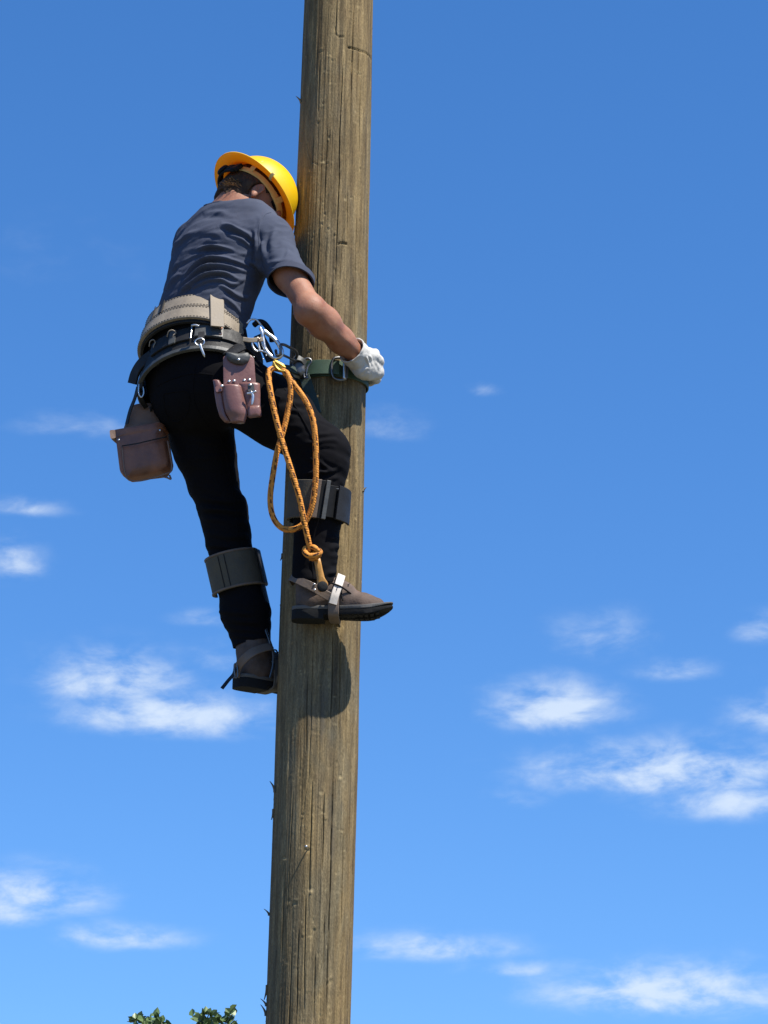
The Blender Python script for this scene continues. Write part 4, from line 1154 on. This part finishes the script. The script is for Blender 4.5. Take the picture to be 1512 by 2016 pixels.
tF = th_at(340, C_L, FL_, 0.200, 0.166)
band('tool_loop', C_L + FL_[2] * .002, FL_, 0.200, 0.166, tF - 3, tF + 3, .052, .004, M['greyleather'], BELT, 8)
for px_, dh in ((434, .018), (434, -.004)):
    t = th_at(px_, C_L, FL_, 0.205, 0.171); C, Nn = ringpts(C_L + FL_[2] * dh, FL_[0], FL_[1], 0.205, 0.171, t, t + .1, 2); disc('rivet', C[0], Nn[0], .0052, .003, M['copper'], BELT)
# steel keeper bar beside the loop
t = th_at(377, C_L, FL_, 0.201, 0.167); C, Nn = ringpts(C_L, FL_[0], FL_[1], 0.202, 0.168, t, t + .1, 2)
cable('steel_bar', [C[0] + FL_[2] * .030, C[0] + FL_[2] * .0, C[0] - FL_[2] * .022], .0028, M['steel'], BELT)
cable('steel_bar', [P(377, 641, -.318), P(384, 640, -.322), P(392, 642, -.322)], .0030, M['steel'], BELT)
# cord ties
for (cx_, cy_, sc) in ((338, 657, 1.), (300, 676, .7)):
    y_ = -.26 if sc == 1 else -.21
    cable('cord_tie', [P(cx_ - 9 * sc, cy_ + 6, y_), P(cx_ - 6 * sc, cy_ - 4, y_ - .012), P(cx_ + 2, cy_ - 7, y_ - .016), P(cx_ + 8 * sc, cy_ - 2, y_ - .012), P(cx_ + 3, cy_ + 4, y_ - .012), P(cx_ + 2, cy_ + 14 * sc, y_ - .006)], .0018, M['tan'], BELT)
# small snap hook hanging below the loop
sn = thing('snap_hook', P(398, 662, -.335), 'small steel snap hook dangling from the grey belt loop', 'snap hook')
C = crom([P(397, 655, -.325), P(396, 664, -.335), P(392, 672, -.34)], 4); strap('snap_strap', C, np.array([-.1, -1, 0]), .018, .004, M['blackleather'], sn)
cable('snap_frame', pxs([(384, 674), (390, 680), (400, 678), (402, 671), (396, 666), (387, 669)], -.342), .0022, M['steel'], sn, True)
cable('snap_bolt', [P(394, 678, -.343), P(397, 687, -.343), P(401, 697, -.342), P(403, 703, -.341)], [*np.linspace(.0042, .0034, 17), *np.linspace(.0034, .001, 8)], M['steel'], sn)
# the belt tab with a rivet, and the wide black loop that sweeps round the left hip
t1_ = th_at(497, C_L, FL_, 0.201, 0.167)
C = crom([P(478, 668, -.338), P(495, 670, -.333), P(517, 668, -.322)], 5); strap('stitched_tab', C, np.array([.2, -1, -.2]), .013, .004, M['tan'], BELT)
disc('rivet', P(510, 668, -.331), np.array([.2, -1, -.1]), .0035, .003, M['copper'], BELT)
C = crom([P(300, 700, -.19), P(280, 716, -.17), P(268, 735, -.15), P(262, 756, -.14)], 6); strap('tool_loop', C, np.array([-.6, -.8, .0]), .034, .008, M['blackleather'], BELT)
C = crom([P(316, 712, -.215), P(296, 722, -.19), P(283, 740, -.17), P(276, 762, -.155)], 6); strap('tool_loop', C, np.array([-.55, -.85, .0]), .020, .006, M['blackleather'], BELT)
# D-ring on the right hip with its plate
dy = -.300
cable('d_ring', pxs([(519, 652), (528, 658), (540, 667), (550, 680), (555, 694), (550, 703), (540, 705), (529, 697), (521, 684), (517, 668)], dy), .0062, M['steel'], BELT, True, 6, 10)
cable('d_ring_bar', pxs([(512, 645), (516, 655), (519, 672), (522, 690)], dy - .003), .0048, M['steel'], BELT)
cable('wire_loop', pxs([(497, 668), (497, 680), (503, 690), (514, 691), (524, 694), (533, 700)], dy - .002), .0034, M['steel'], BELT)
cable('wire_loop', pxs([(507, 664), (509, 678), (512, 690)], dy), .0030, M['steel'], BELT)
cable('front_loop', pxs([(486, 637), (494, 629), (505, 630), (514, 640)], -.27), .0032, M['steel'], BELT)
cable('front_cord', [P(500, 640, -.24), P(509, 634, -.235), P(519, 636, -.23), P(528, 646, -.225), P(534, 658, -.22), P(536, 672, -.22)], .0085, M['blackplastic'], BELT)
C = crom([P(508, 660, -.25), P(522, 685, -.245), P(534, 712, -.25)], 6); strap('front_strap', C, np.array([.3, -1, 0]), .030, .006, M['blackleather'], BELT)
for (a, b) in ((489, 699), (500, 703), (506, 692), (518, 707), (524, 700)): disc('stud', P(a, b, -.318), np.array([0, -1, .2]), .0022, .002, M['steel'], BELT, 8)

# ================================================================== holster pouch on the right hip
PY = -.338
pn = np.array([.10, -1., .0])
POUCH = thing('tool_pouch', P(468, 700, PY), 'red-brown leather tool holster with riveted pockets and steel clip hanging at the hip', 'tool pouch')
pyf = lambda a, b: PY + .00016 * (a - 468) + .00004 * (b - 700)
def slabp(name, pts, th, mt, parent, dy=0., bulge=0., n=pn):
    V, F = plate(pxs(roundpoly(pts), lambda a, b: pyf(a, b) + dy), n, th, bulge); o = fixn(part(name, V, F, mt, parent)); e = o.modifiers.new('e', 'EDGE_SPLIT'); e.split_angle = radians(50); return o
slabp('back_plate', [(439, 704), (449, 698), (492, 699), (500, 706), (504, 762), (500, 800), (446, 800), (440, 760)], .006, M['pouch'], POUCH)
flap = slabp('belt_flap', [(445, 694), (470, 698), (488, 695), (493, 703), (489, 713), (478, 719), (464, 718), (452, 712), (446, 704)], .008, M['greyleather'], POUCH, -.007, .006)
C = crom([P(452, 690, PY + .03), P(462, 688, PY + .0), P(470, 696, PY - .01)], 5); strap('hanger', C, np.array([0, -1, .3]), .050, .005, M['blackleather'], POUCH)
disc('rivet', P(470, 708, PY - .019), pn, .0042, .003, M['steel'], flap)
def pocket(name, pts, dy, flat=.55, mt=None, close=True):
    """soft leather tube: rows of (px left, px right, py)"""
    V = []; seg = 20; n = 0
    rows = crom(np.array(pts, float), 4)
    for l, r, yy in rows:
        c = P((l + r) / 2, yy, pyf((l + r) / 2, yy) + dy); hw = (r - l) / 2 / 672
        for j in range(seg):
            t = 2 * pi * j / seg; V.append(c + np.array([hw * math.copysign(abs(cos(t)) ** .85, cos(t)), -hw * flat * sin(t), 0]))
        n += 1
    V = np.array(V); V += unit(V - V.mean(0)) * (.0012 * fbm(V * 60, 2))[:, None]
    F = grid_faces(n, seg) + [tuple((n - 1) * seg + k for k in range(seg)), tuple(range(seg))[::-1]]
    return fixn(part(name, V, F, mt or M['pouch'], POUCH))
pocket('pen_sleeve', [(419, 432, 749), (421, 437, 760), (423, 440, 780), (427, 443, 800), (433, 448, 820), (442, 455, 831)], -.006, .9)
pocket('pocket', [(437, 474, 760), (438, 478, 775), (441, 483, 795), (445, 487, 813), (452, 484, 825), (455, 481, 832)], -.020, .62)
pocket('pocket', [(472, 511, 755), (475, 512, 775), (480, 513, 795), (485, 514, 812), (488, 514, 820)], -.014, .42)
slabp('pocket_flap', [(438, 758), (447, 750), (458, 746), (466, 750), (472, 760), (462, 756), (446, 757)], .005, M['pouch'], POUCH, -.010)
slabp('clip_tab', [(487, 756), (499, 756), (501, 768), (499, 773), (488, 773)], .005, M['greyleather'], POUCH, -.030)
slabp('pocket_cuff', [(486, 806), (492, 800), (512, 798), (514, 812), (511, 821), (489, 824)], .006, M['pouch'], POUCH, -.026, .004)
slabp('sleeve_loop', [(423, 762), (437, 759), (438, 771), (425, 773)], .004, M['pouch'], POUCH, -.022)
for a, b, d in ((451, 751, -.017), (461, 750, -.017), (481, 749, -.007), (491, 748, -.007), (437, 760, -.03), (493, 758, -.036)): disc('rivet', P(a, b, pyf(a, b) + d), pn, .0042, .003, M['steel'], POUCH)
clip = cable('steel_clip', pxs([(494, 772), (498, 780), (497, 790), (496, 797)], PY - .038), [*np.linspace(.0055, .004, 16), *np.linspace(.004, .0025, 9)], M['steel'], POUCH)
cable('clip_bar', pxs([(486, 775), (495, 774), (504, 770)], PY - .040), .0034, M['steel'], clip)

# ================================================================== bolt bag on the left hip
BY = -.10; bn = np.array([-.30, -1., .05])
BAG = thing('bolt_bag', P(285, 795, BY), 'brown leather bolt bag hanging from a black strap at the left hip', 'bag')
byf = lambda a, b: BY - .00045 * (285 - a) * .6
def slabb(name, pts, th, mt, parent=BAG, dy=0., bulge=0.):
    V, F = plate(pxs(roundpoly(pts, 6), lambda a, b: byf(a, b) + dy), bn, th, bulge); V += (.0012 * fbm(V * 40, 2))[:, None] * unit(bn); o = fixn(part(name, V, F, mt, parent)); e = o.modifiers.new('e', 'EDGE_SPLIT'); e.split_angle = radians(55); return o
slabb('back_panel', [(262, 799), (272, 796), (302, 794), (308, 803), (318, 836), (330, 848), (342, 920), (330, 940), (262, 948), (246, 930), (240, 858), (246, 840)], .006, M['bag2'], dy=.012)
slabb('pouch_body', [(237, 872), (240, 868), (326, 852), (330, 858), (341, 918), (340, 927), (328, 936), (262, 950), (252, 946), (245, 936)], .045, M['bag'], dy=.006, bulge=.008)
slabb('rim_band', [(229, 860), (243, 857), (318, 844), (330, 842), (333, 853), (326, 858), (243, 874), (231, 877)], .050, M['bag'], dy=.010, bulge=.003)
slabb('side_tab', [(229, 859), (240, 858), (242, 875), (231, 877)], .052, M['bag2'], dy=.008)
disc('rivet', P(315, 847, BY - .046), bn, .003, .002, M['steel'], BAG); disc('rivet', P(234, 866, BY - .07), bn, .003, .002, M['steel'], BAG)
slabb('eyelet', [(295, 801), (299, 800), (300, 809), (296, 811)], .003, M['blackleather'], dy=.004)
cable('piping', [P(240, 878, byf(240, 0) - .040), P(246, 930, byf(246, 0) - .042), P(256, 945, byf(256, 0) - .042), P(280, 946, byf(280, 0) - .042), P(326, 933, byf(326, 0) - .040), P(338, 921, byf(338, 0) - .038), P(330, 868, byf(330, 0) - .036)], .0022, M['bag2'], BAG)
cable('band_gap_line', [P(240, 878, byf(240, 0) - .048), P(270, 873, byf(270, 0) - .053), P(300, 866, byf(300, 0) - .052), P(328, 860, byf(328, 0) - .044)], .0018, M['blackleather'], BAG)  # black cord drawn in for the dark, shaded gap under the rim band
cable('drain_tie', [P(318, 938, BY - .02), P(328, 940, BY - .025), P(336, 943, BY - .028), P(334, 936, BY - .02)], .0028, M['bag2'], BAG)
C = crom([P(272, 762, -.15), P(266, 785, -.135), P(257, 808, -.12), P(250, 835, -.115)], 6); strap('hanging_strap', C, np.array([-.8, -.6, 0]), .016, .003, M['blackleather'], BAG)
cable('hanger_ring', pxs([(275, 752), (281, 760), (283, 774), (278, 782), (273, 772)], -.16), .0022, M['steel'], BAG, True)
C = crom([P(275, 772, -.15), P(280, 790, -.125), P(288, 802, -.10)], 5); strap('hanging_strap', C, np.array([-.2, -1, 0]), .014, .003, M['blackleather'], BAG)

# ================================================================== hand line
RO = thing('hand_line', P(545, 722, -.32), 'orange rope flecked with black, looped from a gold snap to a knot at the boot', 'rope')
def ry(a, b): return float(np.interp(b, [715, 760, 850, 930, 1000, 1090], [-.335, -.345, -.338, -.325, -.305, -.275]))
def rpts(l, dy=0.): return np.array([P(a, b, ry(a, b) + dy) for a, b in l])
def rope(name, pts, dys=None, parent=RO, r=.0083):
    L = rpts(pts); 
    if dys is not None: L[:, 1] += np.array(dys)
    C = crom(L, 10); V, F, uv = tube(C, r, 14); return fixn(part(name, V, F, M['rope'], parent, True, uv))
rope('rope', [(541, 724), (532, 729), (529, 740), (533, 775), (541, 815), (552, 860), (566, 905), (580, 950), (590, 985), (599, 1030), (606, 1062), (611, 1086)], [.004, -.004, -.008] + [-.016] * 7 + [-.012, -.004])
rope('rope', [(556, 727), (566, 737), (572, 757), (571, 785), (563, 825), (553, 862), (545, 890), (537, 935), (532, 975), (534, 1005), (543, 1027), (558, 1040), (575, 1042), (592, 1035), (606, 1018), (616, 990), (621, 950), (622, 900), (620, 855), (615, 822), (603, 792), (586, 766), (572, 748), (560, 732)],
     [.004, 0, 0, .002] + [.006] * 8 + [.004, .003, .002] + [0] * 5 + [0, 0, .0, .006])
rope('knot', [(610, 1085), (602, 1081), (601, 1090), (609, 1097), (622, 1096), (630, 1090), (625, 1085), (614, 1089), (612, 1094)], [.0, -.006, -.012, -.016, -.016, -.012, -.004, .004, .008])
rope('knot', [(612, 1078), (618, 1080), (626, 1087), (628, 1094), (618, 1099), (610, 1098)], [0, -.014, -.016, -.006, .002, .006], r=.0075)
hdl = slab_pts = [(617, 1098), (625, 1098), (630, 1101), (634, 1122), (639, 1142), (645, 1150), (645, 1158), (640, 1165), (629, 1166), (624, 1160), (624, 1146), (621, 1122)]
V, F = plate(pxs(roundpoly(hdl, 4), lambda a, b: -.258 - .0001 * (1100 - b)), np.array([.15, -1, .1]), .011, .003); hl = fixn(part('handle', V, F, M['yellowstrap'], RO))
disc('handle_button', P(635, 1155, -.272), np.array([.1, -1, 0]), .0150, .006, M['sole'], hl, 20)
# gold snap at the belt
V, F = plate(pxs(roundpoly([(540, 711), (548, 715), (561, 722), (563, 728), (556, 734), (540, 731), (534, 728), (537, 718)], 4), -.318), np.array([0, -1, .1]), .016, .003); gs = fixn(part('snap', V, F, M['brass'], RO))
cable('snap_gate', pxs([(538, 712), (543, 722), (551, 729), (561, 731)], -.342), .0034, M['brass'], gs); cable('snap_gate', pxs([(541, 711), (551, 717), (562, 724)], -.340), .0028, M['brass'], gs)

# ================================================================== pole strap
PS = thing('pole_strap', P(620, 726, -.13), 'green webbing positioning strap with steel buckle wrapped round the pole below the glove', 'safety strap')
zc_ = P(640, 728, -.12)[2]; t = np.radians(np.linspace(-140, 146, 90))
def ringstrap(name, t0, t1, rad, z0, z1, wd, mt, th=.003, n=60):
    t = np.radians(np.linspace(t0, t1, n)); C = np.stack([rad * np.cos(t), rad * np.sin(t), np.linspace(z0, z1, n)], 1); Nn = np.stack([np.cos(t), np.sin(t), 0 * t], 1); return strap(name, C, Nn, wd, th, mt, PS)
ringstrap('webbing', -142, 150,   .1205, zc_ + .001, zc_ + .02, .050, M['green'], .0035, 80)
ringstrap('webbing', -140, -74, .1275, zc_ - .010, zc_ + .004, .036, M['darkgreen'], .003, 30)
ringstrap('webbing', -128, -74, .132, zc_ + .004, zc_ + .005, .044, M['green'], .003, 30)
# from the shaft back to the belt on the far side
e1 = np.array([.1205 * cos(radians(150)), .1205 * sin(radians(150)), zc_ + .02])
C = crom([e1, e1 + np.array([-.07, .01, .02]), P(455, 690, .06)], 8); strap('webbing', C, np.array([0, 1, 0.2]), .044, .003, M['green'], PS)
C = crom([P(598, 738, -.150), P(606, 762, -.150), P(616, 790, -.150), P(622, 815, -.150)], 6); strap('webbing_tail', C, np.array([-.1, -1, 0]), .032, .003, M['darkgreen'], PS)
# buckle
for rr_, z0, z1 in ((0.137, -.028, .028),):
    bk = []
    for a in (-82, -66): 
        bk.append(radians(a))
    fr_ = [np.array([rr_ * cos(bk[0]), rr_ * sin(bk[0]), zc_ + z1]), np.array([rr_ * cos(bk[1]), rr_ * sin(bk[1]), zc_ + z1]), np.array([rr_ * cos(bk[1]), rr_ * sin(bk[1]), zc_ + z0]), np.array([rr_ * cos(bk[0]), rr_ * sin(bk[0]), zc_ + z0])]
    cable('buckle', fr_, .0042, M['darksteel'], PS, True, 5)
cable('buckle_bar', [np.array([.139 * cos(radians(-68)), .139 * sin(radians(-68)), zc_ + z]) for z in (.034, 0, -.031)], .0052, M['steel'], PS)
disc('buckle_bolt', P(693, 722, -.15), np.array([.5, -1, 0]), .0055, .008, M['darksteel'], PS)
# adjuster at the left end of the webbing
cable('adjuster_ring', pxs([(600, 708), (608, 706), (613, 712), (606, 722), (603, 736), (605, 744), (599, 742), (598, 724)], -.168), .0034, M['darksteel'], PS, True)
V, F = plate(pxs(roundpoly([(577, 708), (590, 705), (602, 712), (604, 738), (594, 748), (578, 742), (572, 728)], 4), -.150), np.array([-.1, -1, .1]), .024, .004); fixn(part('adjuster', V, F, M['darksteel'], PS))
C = crom([P(575, 714, -.178), P(584, 707, -.182), P(594, 709, -.178), P(600, 716, -.17)], 5); strap('adjuster_loop', C, np.array([0, -1, .3]), .016, .005, M['greyleather'], PS)
C = crom([P(556, 724, -.235), P(568, 726, -.21), P(582, 730, -.185)], 5); strap('webbing', C, np.array([0, -1, .2]), .026, .004, M['darkgreen'], PS)
hk = cable('snap_hook', [P(a, b, y) for a, b, y in ((543, 690, -.285), (545, 699, -.305), (552, 697, -.315), (552, 686, -.318), (553, 679, -.315), (560, 679, -.30), (570, 684, -.265), (581, 690, -.22), (585, 698, -.195), (582, 707, -.18))], .0043, M['darksteel'], PS)
cable('hook_gate', [P(553, 697, -.306), P(566, 703, -.27), P(580, 710, -.19)], .0036, M['darksteel'], hk)

# ================================================================== climbing irons
def limb_ring(c, axis, a, b, t0, t1, h0, h1, wd, th, mt, name, parent, n=30):
    ax = unit(axis); e2 = np.array([0, -1., 0]); e2 = unit(e2 - ax * (e2 @ ax)); e1 = np.cross(e2, ax)
    if e1[0] < 0: e1 = -e1
    t = np.radians(np.linspace(t0, t1, n)); C = c + a * np.cos(t)[:, None] * e1 + b * np.sin(t)[:, None] * e2 + ax * np.linspace(h0, h1, n)[:, None]
    return strap(name, C, unit(np.cos(t)[:, None] * e1 / a + np.sin(t)[:, None] * e2 / b), wd, th, mt, parent)
ax_r = unit(KNEE_R - ANK_R); cr = P(624, 993, -.195)
IR = thing('climbing_iron', P(625, 1220, -.165), 'climbing iron strapped to the raised leg, stirrup under the sideways brown boot', 'climbing iron')
pr = limb_ring(cr, ax_r, .076, .076, 205, 82, .006, .002, .108, .009, M['pad'], 'calf_pad', IR)
limb_ring(cr, ax_r, .084, .085, 100, 84, .004, .002, .110, .008, M['strapbrown'], 'pad_edge', IR, 8)
limb_ring(cr, ax_r, .080, .084, 86, 74, .002, .001, .110, .004, M['blackplastic'], 'calf_strap', IR, 8)
limb_ring(cr, ax_r, .086, .089, 75, 68, .001, .0, .112, .006, M['greyleather'], 'pad_edge', IR, 6)
limb_ring(cr, ax_r, .078, .080, 70, -160, .0, -.006, .092, .004, M['blackplastic'], 'calf_strap', IR, 40)
limb_ring(cr, ax_r, .090, .088, 50, 2, -.002, -.008, .098, .006, M['blackleather'], 'strap_end', IR, 14)
cable('strap_wire', [P(640, 960, -.27), P(660, 962, -.262), P(678, 966, -.235), P(685, 972, -.225)], .0022, M['steel'], IR)
# steel shank inside the leg, stirrup and gaff
C = crom([P(640, 965, -.125), P(634, 1050, -.126), P(640, 1140, -.122), P(655, 1180, -.119)], 6); sk = strap('shank', C, np.array([0, 1, 0]), .022, .0035, M['darksteel'], IR)
st_ = [bR(np.array([[.123, y, z]]))[0] for y, z in ((-.052, .075), (-.053, .045), (-.050, .018), (-.040, .004), (.0, .001), (.040, .004), (.049, .03), (.047, .08))]
C = crom(st_, 5); cen = C.mean(0); strap('stirrup', C, unit((C - cen) * [0.0, 1, 1]), .030, .004, M['strapbrown'], IR)
cable('gaff', [bR(np.array([[.12, .05, .05]]))[0], bR(np.array([[.125, .055, .03]]))[0], bR(np.array([[.135, .075, -.002]]))[0]], np.linspace(.007, .0015, 17), M['darksteel'], sk)
C = crom([P(581, 1148, -.125), P(574, 1137, -.15), P(579, 1138, -.195), P(596, 1146, -.222), P(618, 1157, -.228), P(640, 1170, -.228), P(662, 1181, -.222)], 6)
as_ = strap('ankle_strap', C, unit(C - P(615, 1160, -.165)), .024, .004, M['strapbrown'], IR)
for a, b in ((619, 1150), (620, 1161)): disc('rivet', P(a, b, -.234), np.array([0, -1, 0]), .0032, .002, M['steel'], as_)
C = crom([P(672, 1133, -.200), P(667, 1150, -.222), P(660, 1170, -.230), P(655, 1189, -.228)], 6); tl = strap('strap_tail', C, np.array([.25, -1, .15]), .023, .004, M['strapwhite'], IR)
for k in range(5):
    a, b = 664 - k * 1.4, 1157 + k * 4.2; disc('strap_hole', P(a, b, -.2325), np.array([.25, -1, .15]), .0016, .0012, M['sole'], tl, 8)
C = crom([P(650, 1148, -.226), P(660, 1151, -.231), P(672, 1156, -.226), P(690, 1169, -.205)], 6); strap('strap_keeper', C, np.array([.25, -1, .3]), .004, .004, M['blackplastic'], IR)
C = crom([P(672, 1150, -.2), P(684, 1160, -.19), P(697, 1171, -.172)], 6); strap('boot_strap', C, np.array([.5, -.6, .7]), .020, .004, M['strapbrown'], IR)
# left iron
ax_l = unit(KNEE_L - ANK_L); cl = P(464, 1133, .025)
IL = thing('climbing_iron', P(500, 1360, -.06), 'climbing iron with broad khaki calf pad on the lower leg, boot against pole edge', 'climbing iron')
limb_ring(cl, ax_l, .0715, .0705, -20, 205, .006, .010, .112, .007, M['pad'], 'calf_pad', IL)
for a0 in (118, 104): limb_ring(cl, ax_l, .077, .076, a0, a0 + 1.6, .006, .006, .096, .003, M['sole'], 'pad_seam', IL, 3)
for h in (.058, -.046): limb_ring(cl, ax_l, .0773, .0763, -12, 200, h, h + .004, .006, .003, M['strapbrown'], 'pad_edge', IL, 40)
limb_ring(cl, ax_l, .0825, .0815, -15, 28, .004, .004, .104, .004, M['blackleather'], 'strap_end', IL, 14)
limb_ring(cl - ax_l * .075, ax_l, .074, .07, -30, 30, 0, 0, .09, .004, M['blackleather'], 'pad_tongue', IL, 12)
C = crom([P(512, 1180, 0.010), P(518, 1225, 0.005), P(530, 1262, 0.000), P(537, 1285, 0.000), P(537, 1310, 0.000), P(531, 1335, -0.005)], 6); s2 = strap('shank', C, np.array([.55, -.83, 0]), .008, .005, M['darksteel'], IL)
C = crom([P(533, 1274, -0.008), P(520, 1276, -0.035), P(498, 1284, -0.065), P(480, 1298, -0.065), P(468, 1315, -0.040), P(466, 1330, -0.015)], 6); a2 = strap('ankle_strap', C, unit(C - P(500, 1305, 0.030)), .024, .004, M['strapbrown'], IL)
C = crom([P(464, 1316, -0.040), P(460, 1328, -0.045), P(449, 1341, -0.050), P(437, 1356, -0.050)], 6); strap('strap_tail', C, np.array([-.6, -.75, 0]), .012, .003, M['blackleather'], a2)
cable('strap_buckle', pxs([(461, 1310), (466, 1308), (468, 1330), (463, 1333)], -.05), .002, M['darksteel'], a2, True)
st_ = [bL(np.array([[x, y, z]]))[0] for x, y, z in ((.10, -.054, .085), (.108, -.055, .05), (.113, -.052, .02), (.115, -.04, .004), (.115, 0, .001), (.115, .04, .004), (.113, .05, .03), (.11, .048, .08))]
C = crom(st_, 5); cen = C.mean(0); strap('stirrup', C, unit((C - cen) - ((C - cen) @ np.array([cos(YL), sin(YL), 0]))[:, None] * np.array([cos(YL), sin(YL), 0])), .028, .004, M['welt'], IL)
cable('gaff', [P(536, 1300, 0.010), P(545, 1322, 0.030), P(558, 1345, 0.055)], np.linspace(.007, .0015, 17), M['darksteel'], s2)
